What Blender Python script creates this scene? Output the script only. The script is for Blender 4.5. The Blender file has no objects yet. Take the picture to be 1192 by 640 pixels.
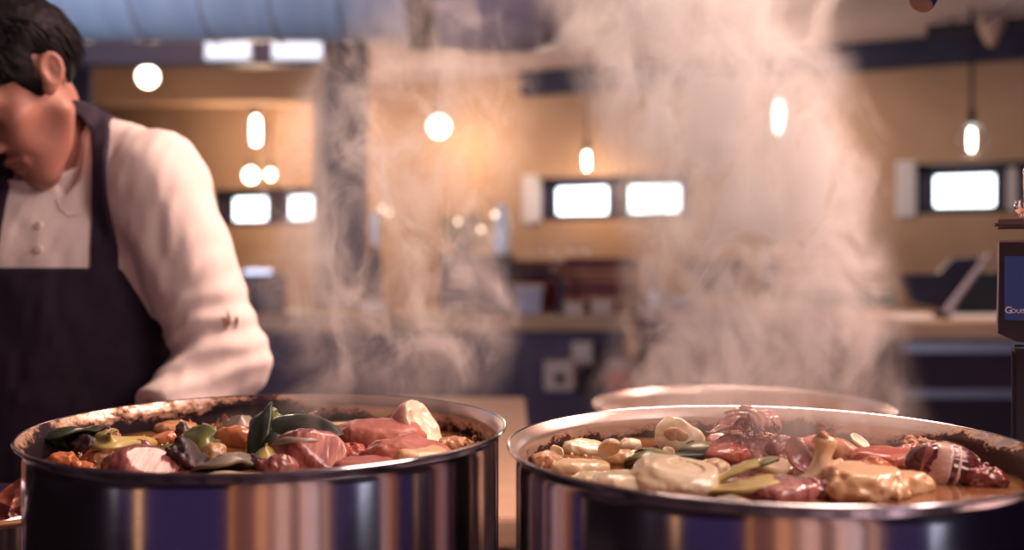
import bpy, bmesh, math, random
import numpy as np
from mathutils import Vector, Matrix, Euler

C = bpy.context.scene.collection
SC = bpy.context.scene
random.seed(7)
PI = math.pi
CAMZ, FPX, HX, HY = 1.4, 1200.0, 596.0, 298.0

# ------------------------------------------------------------------ camera, world, lights, exposure
cd = bpy.data.cameras.new('camera'); cam = bpy.data.objects.new('camera', cd); C.objects.link(cam)
cam.location = (0, 0, CAMZ); cam.rotation_euler = (PI/2, 0, 0)
cd.sensor_width = 36.0; cd.lens = 36.0*FPX/1192.0; cd.shift_y = -22.0/1192.0
cd.clip_start = 0.02; cd.clip_end = 60
cd.dof.use_dof = True; cd.dof.focus_distance = 0.97; cd.dof.aperture_fstop = 2.7
SC.camera = cam

w = bpy.data.worlds.new('dim_room'); SC.world = w; w.use_nodes = True
w.node_tree.nodes['Background'].inputs[0].default_value = (0.32, 0.20, 0.66, 1)
w.node_tree.nodes['Background'].inputs[1].default_value = 0.10

def area(name, loc, target, size, power, color, sy=None, spread=PI):
    l = bpy.data.lights.new(name, 'AREA'); l.energy = power; l.color = color
    l.shape = 'RECTANGLE'; l.size = size; l.size_y = sy or size; l.spread = spread
    o = bpy.data.objects.new(name, l); C.objects.link(o); o.location = loc
    o.rotation_euler = (Vector(target)-Vector(loc)).to_track_quat('-Z', 'Y').to_euler()
    return o
area('hood_light', (0.35, 1.62, 2.45), (0.05, 0.9, 1.2), 0.7, 25, (1.0, 0.68, 0.54), 0.5)
area('kitchen_ceiling_light', (1.35, 0.25, 2.6), (-0.3, 0.9, 1.2), 1.0, 30, (1.0, 0.74, 0.66))
area('steam_side_light', (1.55, 1.75, 2.45), (0.25, 0.95, 1.5), 0.5, 34, (1.0, 0.56, 0.45))
area('dining_ceiling_light', (-1.0, 4.4, 2.80), (-1.0, 5.6, 0.8), 2.2, 38, (1.0, 0.71, 0.62), 0.8)
area('bar_end_fill', (1.95, 4.5, 2.80), (2.0, 4.85, 1.1), 0.5, 3.5, (1.0, 0.74, 0.62), spread=1.0)  # unseen lamp added to brighten the right counter without the wall
area('far_wall_fill', (-2.2, 8.75, 2.84), (-2.4, 9.5, 1.9), 1.6, 24, (1.0, 0.70, 0.50), 0.3)  # unseen lamp added to brighten the far left wall
area('duct_cool_fill', (-3.4, 1.6, 1.5), (-1.2, 4.6, 2.2), 1.6, 17, (0.62, 0.74, 1.0), spread=1.1)  # unseen source added to give the duct its cool light

SC.view_settings.view_transform = 'Standard'; SC.view_settings.look = 'None'
SC.view_settings.gamma = 1.0; SC.view_settings.exposure = 0.12
SC.view_settings.use_curve_mapping = False
try:
    SC.cycles.volume_step_rate = 0.22; SC.cycles.volume_max_steps = 400
    SC.cycles.volume_bounces = 2; SC.cycles.max_bounces = 8
    SC.cycles.sample_clamp_indirect = 4.0; SC.cycles.use_denoising = True
except Exception:
    pass

# ------------------------------------------------------------------ helpers
def P(px, py, d):                    # the point at depth d along the sight line of a place in the photo
    return Vector(((px-HX)/FPX*d, d, CAMZ-(py-HY)/FPX*d))
def Q(px, py, z):                    # the same on the level z
    return P(px, py, FPX*(CAMZ-z)/(py-HY))

def mat(name, col, rough=0.5, metal=0.0, col2=None, scale=8.0, detail=4.0, lo=0.35, hi=0.65, stretch=(1, 1, 1), bump=0.0, bscale=None,
        sss=0.0, coat=0.0, emis=None, estr=0.0, rings=None, alpha=None, trans=0.0, aniso=0.0, spec=0.5, distort=0.3):
    m = bpy.data.materials.new(name); m.use_nodes = True
    nt = m.node_tree; N = nt.nodes; L = nt.links
    b = N['Principled BSDF']
    b.inputs['Roughness'].default_value = rough; b.inputs['Metallic'].default_value = metal
    b.inputs['Base Color'].default_value = (*col, 1)
    b.inputs['Specular IOR Level'].default_value = spec
    b.inputs['Anisotropic'].default_value = aniso
    if sss: b.inputs['Subsurface Weight'].default_value = sss; b.inputs['Subsurface Scale'].default_value = 0.012; b.inputs['Subsurface Radius'].default_value = (1, .5, .3)
    if coat: b.inputs['Coat Weight'].default_value = coat; b.inputs['Coat Roughness'].default_value = 0.08
    if trans: b.inputs['Transmission Weight'].default_value = trans; b.inputs['IOR'].default_value = 1.12
    if alpha is not None: b.inputs['Alpha'].default_value = alpha
    if emis: b.inputs['Emission Color'].default_value = (*emis, 1); b.inputs['Emission Strength'].default_value = estr
    if col2 or bump:
        tc = N.new('ShaderNodeTexCoord'); mp = N.new('ShaderNodeMapping'); L.new(tc.outputs['Object'], mp.inputs[0])
        mp.inputs['Scale'].default_value = stretch
        nz = N.new('ShaderNodeTexNoise'); nz.inputs['Scale'].default_value = scale; nz.inputs['Detail'].default_value = detail
        nz.inputs['Distortion'].default_value = distort
        L.new(mp.outputs[0], nz.inputs['Vector'])
        src = nz.outputs['Fac']
        if rings:                    # growth layers: bands by distance from the origin of the object
            ln = N.new('ShaderNodeVectorMath'); ln.operation = 'LENGTH'; L.new(mp.outputs[0], ln.inputs[0])
            ml = N.new('ShaderNodeMath'); ml.operation = 'MULTIPLY_ADD'; L.new(ln.outputs['Value'], ml.inputs[0]); ml.inputs[1].default_value = rings
            L.new(nz.outputs['Fac'], ml.inputs[2])
            fr = N.new('ShaderNodeMath'); fr.operation = 'PINGPONG'; fr.inputs[1].default_value = 1.0; L.new(ml.outputs[0], fr.inputs[0])
            src = fr.outputs[0]
        if col2:
            r = N.new('ShaderNodeValToRGB'); L.new(src, r.inputs[0])
            r.color_ramp.elements[0].position = lo; r.color_ramp.elements[0].color = (*col, 1)
            r.color_ramp.elements[1].position = hi; r.color_ramp.elements[1].color = (*col2, 1)
            L.new(r.outputs[0], b.inputs['Base Color'])
        if bump:
            bp = N.new('ShaderNodeBump'); bp.inputs['Strength'].default_value = bump; bp.inputs['Distance'].default_value = 0.004
            n2 = N.new('ShaderNodeTexNoise'); n2.inputs['Scale'].default_value = bscale or scale*2; n2.inputs['Detail'].default_value = 5
            L.new(mp.outputs[0], n2.inputs['Vector']); L.new(n2.outputs['Fac'], bp.inputs['Height']); L.new(bp.outputs[0], b.inputs['Normal'])
    return m

def mk(name, V, F, m=None, parent=None, smooth=True, loc=None, rot=None):
    me = bpy.data.meshes.new(name)
    V = np.asarray(V, dtype=np.float32).reshape(-1, 3)
    me.from_pydata(V.tolist(), [], [list(map(int, f)) for f in F]); me.update()
    if smooth and len(me.polygons): me.polygons.foreach_set('use_smooth', [True]*len(me.polygons))
    if m: me.materials.append(m)
    o = bpy.data.objects.new(name, me); C.objects.link(o)
    if parent: o.parent = parent
    if loc is not None: o.location = loc
    if rot is not None: o.rotation_euler = rot
    return o

def tag(o, label=None, cat=None, group=None, kind=None):
    if label: o['label'] = label
    if cat: o['category'] = cat
    if group: o['group'] = group
    if kind: o['kind'] = kind
    return o

def empty(name, loc, label=None, cat=None, group=None, rz=0):
    o = bpy.data.objects.new(name, None); C.objects.link(o); o.location = loc; o.rotation_euler = (0, 0, rz); o.empty_display_size = .05
    return tag(o, label, cat, group)

class MB:                            # collects shapes into ONE mesh
    def __init__(s): s.V = []; s.F = []
    def add(s, V, F):
        k = len(s.V); s.V += [tuple(v) for v in V]; s.F += [[i+k for i in f] for f in F]; return s
    def box(s, lo, hi, bev=0.0, R=None):
        bm = bmesh.new(); bmesh.ops.create_cube(bm, size=1)
        c = [(a+b)/2 for a, b in zip(lo, hi)]; d = [b-a for a, b in zip(lo, hi)]
        for v in bm.verts: v.co = Vector((v.co.x*d[0], v.co.y*d[1], v.co.z*d[2]))
        if bev: bmesh.ops.bevel(bm, geom=bm.edges[:], offset=bev, segments=2, affect='EDGES')
        for v in bm.verts:
            if R: v.co = R @ v.co
            v.co += Vector(c)
        bm.verts.index_update()
        s.add([v.co[:] for v in bm.verts], [[v.index for v in f.verts] for f in bm.faces]); bm.free(); return s
    def lathe(s, prof, c=(0, 0, 0), n=48, closed=False, axis=None, caps=True):
        R = Vector((0, 0, 1)).rotation_difference(Vector(axis)).to_matrix() if axis is not None else None
        V = []; F = []; m = len(prof)
        for i in range(n):
            a = 2*PI*i/n
            for r, z in prof:
                v = Vector((r*math.cos(a), r*math.sin(a), z))
                if R: v = R @ v
                V.append((v.x+c[0], v.y+c[1], v.z+c[2]))
        for i in range(n):
            j = (i+1) % n
            for k in range(m if closed else m-1):
                k2 = (k+1) % m
                F.append([i*m+k, j*m+k, j*m+k2, i*m+k2])
        if not closed and caps:
            if prof[0][0] > 1e-6: F.append([i*m for i in range(n)][::-1])
            if prof[-1][0] > 1e-6: F.append([i*m+m-1 for i in range(n)])
        return s.add(V, F)
    def tube(s, pts, r, n=10):
        pts = [Vector(p) for p in pts]; rs = r if isinstance(r, (list, tuple)) else [r]*len(pts)
        V = []; F = []; up = None
        for i, p in enumerate(pts):
            t = (pts[min(i+1, len(pts)-1)]-pts[max(i-1, 0)]).normalized()
            if up is None: up = t.orthogonal().normalized()
            up = (up - t*up.dot(t)).normalized(); sd = t.cross(up)
            for k in range(n):
                a = 2*PI*k/n; V.append(p + (up*math.cos(a)+sd*math.sin(a))*rs[i])
        for i in range(len(pts)-1):
            for k in range(n):
                k2 = (k+1) % n; F.append([i*n+k, i*n+k2, (i+1)*n+k2, (i+1)*n+k])
        F.append(list(range(n))[::-1]); F.append([(len(pts)-1)*n+k for k in range(n)])
        return s.add([v[:] for v in V], F)
    def prism(s, poly, y0, y1):      # polygon in x, z swept along y
        n = len(poly)
        V = [(x, y0, z) for x, z in poly]+[(x, y1, z) for x, z in poly]
        F = [list(range(n)), [n+i for i in range(n)][::-1]]+[[i, n+i, n+(i+1) % n, (i+1) % n] for i in range(n)]
        return s.add(V, F)
    def build(s, name, m, parent=None, smooth=False, loc=None, rot=None):
        o = mk(name, s.V, s.F, m, parent, smooth, loc, rot)
        if smooth:
            me = o.data
            try:
                me.set_sharp_from_angle(angle=math.radians(40))
            except Exception: pass
        return o

# ---- value noise and signed distance fields on numpy arrays
def _h(x, y, z, s):
    n = (x.astype(np.uint32)*np.uint32(374761393) + y.astype(np.uint32)*np.uint32(668265263) + z.astype(np.uint32)*np.uint32(2246822519) + np.uint32(s*3266489917 & 0xffffffff))
    n = (n ^ (n >> np.uint32(13)))*np.uint32(1274126177); n = n ^ (n >> np.uint32(16))
    return n.astype(np.float32)/np.float32(4294967295.0)
def vn(p, f=1.0, s=0):
    q = [c*f+100.0 for c in p]; i = [np.floor(c).astype(np.int64) for c in q]; u = [c-k for c, k in zip(q, i)]; u = [t*t*(3-2*t) for t in u]
    def g(a, b, c): return _h(i[0]+a, i[1]+b, i[2]+c, s)
    x00 = g(0, 0, 0)*(1-u[0])+g(1, 0, 0)*u[0]; x10 = g(0, 1, 0)*(1-u[0])+g(1, 1, 0)*u[0]
    x01 = g(0, 0, 1)*(1-u[0])+g(1, 0, 1)*u[0]; x11 = g(0, 1, 1)*(1-u[0])+g(1, 1, 1)*u[0]
    a = x00*(1-u[1])+x10*u[1]; b = x01*(1-u[1])+x11*u[1]
    return (a*(1-u[2])+b*u[2])*2-1
def fbm(p, f, s=0): return vn(p, f, s)+.5*vn(p, f*2.1, s+1)+.25*vn(p, f*4.3, s+2)
def ell(p, c, r):
    q = [(a-b)/k for a, b, k in zip(p, c, r)]; k0 = np.sqrt(sum(t*t for t in q)); k1 = np.sqrt(sum((t/k)**2 for t, k in zip(q, r)))
    return k0*(k0-1)/np.maximum(k1, 1e-6)
def sph(p, c, r): return np.sqrt(sum((a-b)**2 for a, b in zip(p, c)))-r
def cap(p, a, b, ra, rb=None):
    rb = ra if rb is None else rb; ba = [j-i for i, j in zip(a, b)]; pa = [c-i for c, i in zip(p, a)]
    h = np.clip(sum(i*j for i, j in zip(pa, ba))/max(sum(i*i for i in ba), 1e-9), 0, 1)
    return np.sqrt(sum((i-j*h)**2 for i, j in zip(pa, ba)))-(ra+(rb-ra)*h)
def smin(a, b, k): h = np.maximum(k-np.abs(a-b), 0)/k; return np.minimum(a, b)-h*h*k*.25
def smax(a, b, k): return -smin(-a, -b, k)
def poly2(x, y, P):                  # signed distance to a polygon in two coordinates
    d = np.full(x.shape, 1e9); s = np.ones(x.shape)
    n = len(P)
    for i in range(n):
        ax, ay = P[i]; bx, by = P[i-1]
        ex, ey = bx-ax, by-ay; wx, wy = x-ax, y-ay
        t = np.clip((wx*ex+wy*ey)/(ex*ex+ey*ey), 0, 1); d = np.minimum(d, (wx-ex*t)**2+(wy-ey*t)**2)
        c1 = y >= ay; c2 = y < by; c3 = ex*wy > ey*wx
        s = np.where((c1 & c2 & c3) | (~c1 & ~c2 & ~c3), -s, s)
    return s*np.sqrt(d)

def sdf(name, f, lo, hi, h, m, parent=None, loc=None, rot=None, lip=1.6, relax=1):
    n = [int(math.ceil((b-a)/h))+2 for a, b in zip(lo, hi)]
    ax = [np.float64(lo[k])+h*(np.arange(n[k])-.5) for k in range(3)]
    V = np.ones(n, dtype=np.float32); B = 20
    for i in range(0, n[0], B):
        for j in range(0, n[1], B):
            for k in range(0, n[2], B):
                sl = [slice(a, min(a+B, t)) for a, t in zip((i, j, k), n)]
                xs = [ax[t][sl[t]] for t in range(3)]
                c = [np.array([(t[0]+t[-1])/2]) for t in xs]; dg = .5*math.sqrt(sum((t[-1]-t[0])**2 for t in xs))+h
                v = float(f(c)[0])
                if abs(v) > dg*lip: V[tuple(sl)] = 1 if v > 0 else -1; continue
                g = np.meshgrid(*xs, indexing='ij'); V[tuple(sl)] = f(g)
    S = V < 0
    cs = tuple(t-1 for t in n)
    def cn(A, a, b, c): return A[a:a+cs[0], b:b+cs[1], c:c+cs[2]]
    cnt = np.zeros(cs, np.uint8)
    for a in (0, 1):
        for b in (0, 1):
            for c in (0, 1): cnt += cn(S, a, b, c)
    act = (cnt > 0) & (cnt < 8); I = np.argwhere(act); idx = np.full(cs, -1, np.int64); idx[act] = np.arange(len(I))
    if not len(I): print('EMPTY SDF', name); return mk(name, [(0, 0, 0)], [], m, parent, True, loc, rot)
    acc = np.zeros((len(I), 3)); num = np.zeros(len(I))
    cor = [(a, b, c) for a in (0, 1) for b in (0, 1) for c in (0, 1)]
    for p in cor:
        for t in range(3):
            if p[t]: continue
            q = list(p); q[t] = 1
            v0 = V[I[:, 0]+p[0], I[:, 1]+p[1], I[:, 2]+p[2]]; v1 = V[I[:, 0]+q[0], I[:, 1]+q[1], I[:, 2]+q[2]]
            x = (v0 < 0) != (v1 < 0); tt = np.where(x, v0/np.where(x, v0-v1, 1), 0)
            pos = np.repeat(np.array([p], float), len(I), 0); pos[:, t] = tt
            acc += pos*x[:, None]; num += x
    X = I+acc/num[:, None]
    X = np.stack([ax[t][0]+h*X[:, t] for t in range(3)], 1)
    F = []
    for t in range(3):
        u, w_ = (t+1) % 3, (t+2) % 3
        s0 = [slice(1, -1)]*3; s1 = [slice(1, -1)]*3; s0[t] = slice(0, n[t]-1); s1[t] = slice(1, n[t])
        A = S[tuple(s0)]; Bb = S[tuple(s1)]
        for d in (0, 1):
            E = np.argwhere((A & ~Bb) if d == 0 else (~A & Bb))
            if not len(E): continue
            for z in range(3):
                if z != t: E[:, z] += 1
            def at(du, dw):
                e = E.copy(); e[:, u] += du; e[:, w_] += dw; return idx[e[:, 0], e[:, 1], e[:, 2]]
            q = np.stack([at(-1, -1), at(0, -1), at(0, 0), at(-1, 0)], 1)
            F.append(q if d == 0 else q[:, ::-1])
    F = np.concatenate(F); F = F[(F >= 0).all(1)]
    for _ in range(relax):           # one round of smoothing
        s = np.zeros_like(X); c = np.zeros(len(X))
        for a in range(4):
            b = (a+1) % 4
            np.add.at(s, F[:, a], X[F[:, b]]); np.add.at(c, F[:, a], 1); np.add.at(s, F[:, b], X[F[:, a]]); np.add.at(c, F[:, b], 1)
        ok = c > 0; X[ok] = .5*X[ok]+.5*s[ok]/c[ok][:, None]
    me = bpy.data.meshes.new(name); me.vertices.add(len(X)); me.vertices.foreach_set('co', X.astype(np.float32).ravel())
    me.loops.add(4*len(F)); me.loops.foreach_set('vertex_index', F.astype(np.int32).ravel())
    me.polygons.add(len(F)); me.polygons.foreach_set('loop_start', np.arange(len(F), dtype=np.int32)*4)
    me.update(calc_edges=True); me.polygons.foreach_set('use_smooth', np.ones(len(F), bool)); me.validate()
    me.materials.append(m)
    o = bpy.data.objects.new(name, me); C.objects.link(o)
    if parent: o.parent = parent
    if loc is not None: o.location = loc
    if rot is not None: o.rotation_euler = rot
    return o

def sheet(name, path, width, m, parent=None, thick=.003, curl=0.0, roll=0.0, n=40, nv=12, wav=0.0, seed=0, up=(0, 0, 1), taper=None):
    """a leaf or strip: a path swept by a curved cross-section of real thickness"""
    pts = [Vector(p) for p in path]
    def cr(t):                       # Catmull-Rom through the path
        k = t*(len(pts)-1); i = min(int(k), len(pts)-2); u = k-i
        p0 = pts[max(i-1, 0)]; p1 = pts[i]; p2 = pts[i+1]; p3 = pts[min(i+2, len(pts)-1)]
        return .5*((2*p1)+(p2-p0)*u+(2*p0-5*p1+4*p2-p3)*u*u+(3*p1-p0-3*p2+p3)*u**3)
    rr = random.Random(seed); ph = [rr.uniform(0, 6) for _ in range(6)]
    top = []; bot = []
    for i in range(n+1):
        t = i/n; p = cr(t); tg = (cr(min(t+.01, 1))-cr(max(t-.01, 0))).normalized()
        u = Vector(up); sd = tg.cross(u).normalized(); nm = sd.cross(tg).normalized()
        a = roll if not isinstance(roll, tuple) else roll[0]+(roll[1]-roll[0])*t
        sd, nm = sd*math.cos(a)+nm*math.sin(a), nm*math.cos(a)-sd*math.sin(a)
        wd = width*(taper(t) if taper else 1)
        for j in range(nv+1):
            s = j/nv*2-1
            if curl: th = s*curl*.5; off = sd*(math.sin(th)*wd/curl)+nm*((math.cos(th)-1)*wd/curl)
            else: off = sd*(s*wd*.5)
            off += nm*wav*(math.sin(7*t+ph[0]+2*s)+.6*math.sin(15*t+ph[1]-4*s)+.5*math.sin(6*s+ph[2]))
            c = p+off; nn = (nm*math.cos(s*curl*.5)+sd*math.sin(s*curl*.5)) if curl else nm
            top.append(c+nn*thick*.5); bot.append(c-nn*thick*.5)
    W = nv+1; K = len(top); F = []
    for i in range(n):
        for j in range(nv):
            q = [i*W+j, i*W+j+1, (i+1)*W+j+1, (i+1)*W+j]; F.append(q); F.append([K+k for k in q[::-1]])
        F.append([i*W, (i+1)*W, K+(i+1)*W, K+i*W]); F.append([i*W+nv, K+i*W+nv, K+(i+1)*W+nv, (i+1)*W+nv])
    for j in range(nv):
        F.append([j, K+j, K+j+1, j+1]); F.append([n*W+j, n*W+j+1, K+n*W+j+1, K+n*W+j])
    c = sum(pts, Vector())/len(pts)
    return mk(name, [v-c for v in top+bot], F, m, parent, True, c)
# ------------------------------------------------------------------ materials of the room
M = {}
M['plaster'] = mat('ochre_plaster', (.42, .25, .155), .85, col2=(.545, .355, .235), scale=1.6, detail=6, lo=.3, hi=.7, bump=.3, bscale=20)
M['ceiling'] = mat('ceiling_paint', (.50, .41, .45), .9)
M['floor'] = mat('dark_floor_boards', (.022, .016, .030), .6, col2=(.032, .022, .036), scale=3, stretch=(1, 6, 1))
M['reveal'] = mat('pale_reveal', (.75, .70, .72), .8)
M['wframe'] = mat('dark_window_frame', (.035, .028, .06), .5)
M['daylight'] = mat('daylit_pane', (.8, .9, .95), .2, emis=(.84, .97, 1.0), estr=5.0)
M['darksteel'] = mat('dark_blue_steel', (.016, .016, .045), .5, col2=(.025, .024, .06), scale=5)
M['duct'] = mat('galvanised_duct', (.50, .58, .72), .38, metal=.35, col2=(.62, .70, .82), scale=3, stretch=(4, .3, 1))
M['ductdark'] = mat('dull_duct_metal', (.42, .36, .48), .35, metal=.4)
M['wood'] = mat('bar_top_wood', (.42, .22, .12), .45, col2=(.60, .36, .21), scale=4, stretch=(.6, 6, 6), bump=.1)
M['woodlight'] = mat('pale_wood', (.62, .40, .26), .5, col2=(.72, .50, .34), scale=5, stretch=(.6, 6, 6))
M['barfront'] = mat('bar_front_paint', (.07, .042, .075), .6, col2=(.10, .062, .10), scale=4)
M['steel'] = mat('brushed_steel', (.62, .60, .64), .3, metal=1, aniso=.5)
M['chrome'] = mat('chrome', (.85, .85, .9), .08, metal=1)
M['black'] = mat('black_plastic', (.014, .010, .026), .42)
M['matblack'] = mat('black_metal', (.018, .013, .03), .5)
M['white'] = mat('white_ceramic', (.80, .78, .80), .3)
M['paper'] = mat('white_paper', (.82, .76, .76), .8)
M['glass'] = mat('clear_glass', (.95, .95, .97), .04, trans=1.0, alpha=.6, coat=1.0)
M['glintwhite'] = mat('window_glint_white', (.88, .92, .98), .12)  # opaque white that paints window reflections onto the glassware
M['brass'] = mat('black_lampholder', (.05, .035, .03), .4, metal=.6)
M['maroon'] = mat('maroon_leather', (.16, .022, .030), .45, col2=(.22, .04, .04), scale=12)
M['rust'] = mat('rust_brown_leather', (.36, .12, .06), .5, col2=(.45, .17, .08), scale=10)
M['leaf'] = mat('plant_leaf', (.20, .20, .05), .5, col2=(.42, .34, .10), scale=30)
M['green'] = mat('green_enamel', (.03, .12, .07), .4)
M['red'] = mat('red_label', (.45, .03, .06), .5)
M['beige'] = mat('beige_enamel', (.62, .45, .36), .5)
M['curtain'] = mat('warm_wall_panel', (.34, .20, .17), .7)

def filament(col, s): return mat('glowing_filament', (1, .8, .5), .3, emis=col, estr=s)
M['fil'] = filament((1.0, .90, .74), 26.0)
M['globe'] = filament((1.0, .90, .76), 9.0)
M['fairy'] = filament((1.0, .72, .50), 4.5)

def S(o): o['kind'] = 'structure'; return o
# ------------------------------------------------------------------ the back wall, which runs away to the left, with its windows
A0 = Vector((.787, 8.0, 0)); U = Vector((.897, -.441, 0)).normalized(); NW = Vector((U.y, -U.x, 0))   # NW faces the camera
WR = math.atan2(U.y, U.x)
def ws(px):
    k = (px-HX)/FPX; return (k*A0.y-A0.x)/(U.x-k*U.y)
def wdepth(px): return A0.y+U.y*ws(px)
def wz(px, py): return CAMZ+(HY-py)/FPX*wdepth(px)
openings = [(ws(232), ws(392)), (ws(612), ws(806)), (ws(1047), ws(1290))]
ZB, ZT, CEIL = 1.685, 2.03, 2.87
wl = MB(); s0 = -8.5
for a, b in openings:
    wl.box((s0, 0, 0), (a, .3, CEIL)); wl.box((a, 0, 0), (b, .3, ZB)); wl.box((a, 0, ZT), (b, .3, CEIL)); s0 = b
wl.box((s0, 0, 0), (6.0, .3, CEIL))
wo = S(wl.build('wall_back', M['plaster'])); wo.location = A0; wo.rotation_euler = (0, 0, WR)
panes = [[(263, 302), (328, 378)], [(642, 701), (727, 787)], [(1087, 1157), (1206, 1266)]]
for k, ((a, b), pp) in enumerate(zip(openings, panes)):
    r = empty(f'window_{k+1}', A0+U*a, rz=WR); S(r)
    W = b-a
    f = MB(); f.box((0, .10, ZB), (W, .16, ZB+.055)); f.box((0, .10, ZT-.085), (W, .16, ZT)); f.box((W-.05, .10, ZB), (W, .16, ZT))
    cuts = [ws(p)-a for q in pp for p in q]
    f.box((.10, .10, ZB), (cuts[0], .16, ZT)); f.box((cuts[1], .10, ZB), (cuts[2], .16, ZT)); f.box((cuts[3], .10, ZB), (W, .16, ZT))
    f.build('window_frame', M['wframe'], r)
    t = MB(); t.box((-.02, -.03, ZB-.02), (.10, .10, ZT+.02), .006); t.build('pale_reveal', M['reveal'], r)
    if k == 2: MB().box((ws(1173)-a, .085, ZB+.02), (ws(1183)-a, .10, ZT-.04), .004).build('pale_mullion', M['reveal'], r)
    for i in range(2):
        p = MB(); p.box((cuts[2*i], .125, ZB+.05), (cuts[2*i+1], .135, ZT-.08)); p.build('window_pane', M['daylight'], r)
S(MB().box((-9, -2.2, -.1), (9, 12.5, 0)).build('floor', M['floor']))
S(MB().box((-9, -2.2, CEIL), (9, 12.5, CEIL+.1)).build('ceiling', M['ceiling']))
S(MB().box((-6.6, -2.2, 0), (-6.4, 11.7, CEIL)).build('wall_left', M['darksteel']))
tr = S(MB().box((-.75, -.12, 2.68), (5.6, -.002, CEIL-.002), .01).build('trim_1', M['darksteel'])); tr.location = A0; tr.rotation_euler = (0, 0, WR)
S(MB().box((P(108, 0, 8.0).x, 8.0, 2.60), (P(384, 0, 8.0).x, 8.25, CEIL-.001)).build('trim_2', M['plaster']))
# unseen coloured boards and glowing panes, added to put streaks in the pot reflections
cols = [(-.34, -.27, (.76, .42, .20)), (-.27, -.06, (.20, .10, .10)), (-.06, .07, (.84, .52, .31)), (.07, .16, (.42, .27, .22)), (.16, .33, (.90, .70, .66)), (.33, .46, (.22, .13, .13)), (.46, .58, (.90, .74, .72)), (.58, .72, (.80, .78, .90)), (.72, .80, (.24, .16, .16)), (.80, .90, (.60, .46, .40)), (.90, 1.0, (.14, .10, .16))]
pr = empty('streak_panel', (0, -.52, 0)); S(pr)
for x0, x1, cl in cols:
    MB().box((x0+.004, -.03, 0), (x1-.004, 0, 2.3), .004).build('streak_board', mat('streak_board_paint', cl, .8, col2=tuple(min(1, c*1.15) for c in cl), scale=4, stretch=(1, 1, .2)), pr)
MB().box((-.36, -.06, 0), (1.02, -.03, 2.3)).build('backing', M['matblack'], pr)
def streak_pane(n, x0, x1, col, s, z0=.05, z1=2.3, y=-2.0):  # unseen light strip in window form, added to be mirrored as pot streaks
    r = empty(f'window_{n}', (x0, y, 0)); S(r); W = x1-x0
    f = MB(); f.box((0, -.04, z0-.05), (W, .02, z0)); f.box((0, -.04, z1), (W, .02, z1+.05)); f.box((-.03, -.04, z0-.05), (0, .02, z1+.05)); f.box((W, -.04, z0-.05), (W+.03, .02, z1+.05))
    f.build('window_frame', M['wframe'], r)
    MB().box((0, -.02, z0), (W, -.01, z1)).build('window_pane', mat('streak_pane_glow', (.6, .6, .6), .3, emis=col, estr=s), r)
streak_pane(4, 3.60, 4.60, (.74, .78, .98), 1.0)
streak_pane(5, -3.45, -3.05, (1.0, .50, .22), .85)
streak_pane(6, -5.4, -4.7, (.65, .55, .62), .5)

# ------------------------------------------------------------------ column, duct, beam at the top
cx0, cx1 = P(380, 0, 6.95).x, P(426, 0, 6.95).x
c = MB(); w2 = (cx1-cx0)/2; xm = (cx0+cx1)/2
c.box((xm-w2, 6.85, 0), (xm+w2, 6.88, CEIL-.001)); c.box((xm-w2, 7.05, 0), (xm+w2, 7.08, CEIL-.001)); c.box((xm-.02, 6.88, 0), (xm+.02, 7.05, CEIL-.001))
c.box((xm-w2-.03, 6.82, 0), (xm+w2+.03, 7.11, .03))
S(c.build('column', M['darksteel']))
S(MB().box((xm-w2-.13, 7.13, 0), (xm-w2-.01, 7.2, CEIL-.001), .005).build('trim_3', M['woodlight']))
S(MB().box((P(78, 0, 6.9).x, 6.9, 0), (P(106, 0, 6.9).x, 6.93, CEIL-.001), .005).build('wall_pier', M['darksteel']))
d = 4.2
t = empty('ventilation_duct', P(480, 20, d), 'large round pale blue-grey metal ventilation duct under the ceiling', 'duct')
ax = P(0, -40, d); r0 = P(0, 47, d); R_ = (ax.z-r0.z)
def lx(px): return P(px, 0, d).x-t.location.x
zc = ax.z-t.location.z
g = MB(); prof = []
for k in range(7):
    x0 = lx(-60)+(lx(478)-lx(-60))*k/7; x1 = lx(-60)+(lx(478)-lx(-60))*(k+1)/7
    prof += [(R_, x0+.012), (R_, x1-.012), (R_+.008, x1-.006), (R_+.008, x1+.004)]
g.lathe(prof, (0, 0, zc), 40, axis=(1, 0, 0)); g.build('pipe', M['duct'], t, True)
MB().lathe([(R_+.03, lx(478)), (R_+.035, lx(482)), (R_+.035, lx(506)), (R_+.03, lx(510))], (0, 0, zc), 40, axis=(1, 0, 0)).build('flange', M['matblack'], t, True)
prof = [(R_+.02, lx(510)), (R_+.045, lx(525))]
for k in range(11):
    a = k/10*PI/2; prof.append(((R_+.045)*math.cos(a)**.7 if k < 10 else .001, lx(610)+(lx(686)-lx(610))*math.sin(a)))
MB().lathe(prof, (0, 0, zc), 40, axis=(1, 0, 0)).build('end_cap', M['ductdark'], t, True)
for px in (180, 420):
    MB().tube([(lx(px), 0, zc+R_), (lx(px), 0, CEIL-t.location.z)], .012).build('hanger', M['matblack'], t)
d = 5.4
bx = empty('ceiling_beam', P(240, 60, d), 'long dark beam hung below the pale round duct', 'beam')
o = bx.location
MB().box((P(86, 0, d).x-o.x, 0, P(0, 74, d).z-o.z), (P(384, 0, d).x-o.x, .12, P(0, 38, d).z-o.z), .01).build('beam_box', mat('brown_beam', (.10, .06, .08), .4), bx)
for px in (110, 360): MB().tube([(P(px, 0, d).x-o.x, .06, .1), (P(px, 0, d).x-o.x, .06, CEIL-o.z)], .01).build('hanger', M['matblack'], bx)
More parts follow.
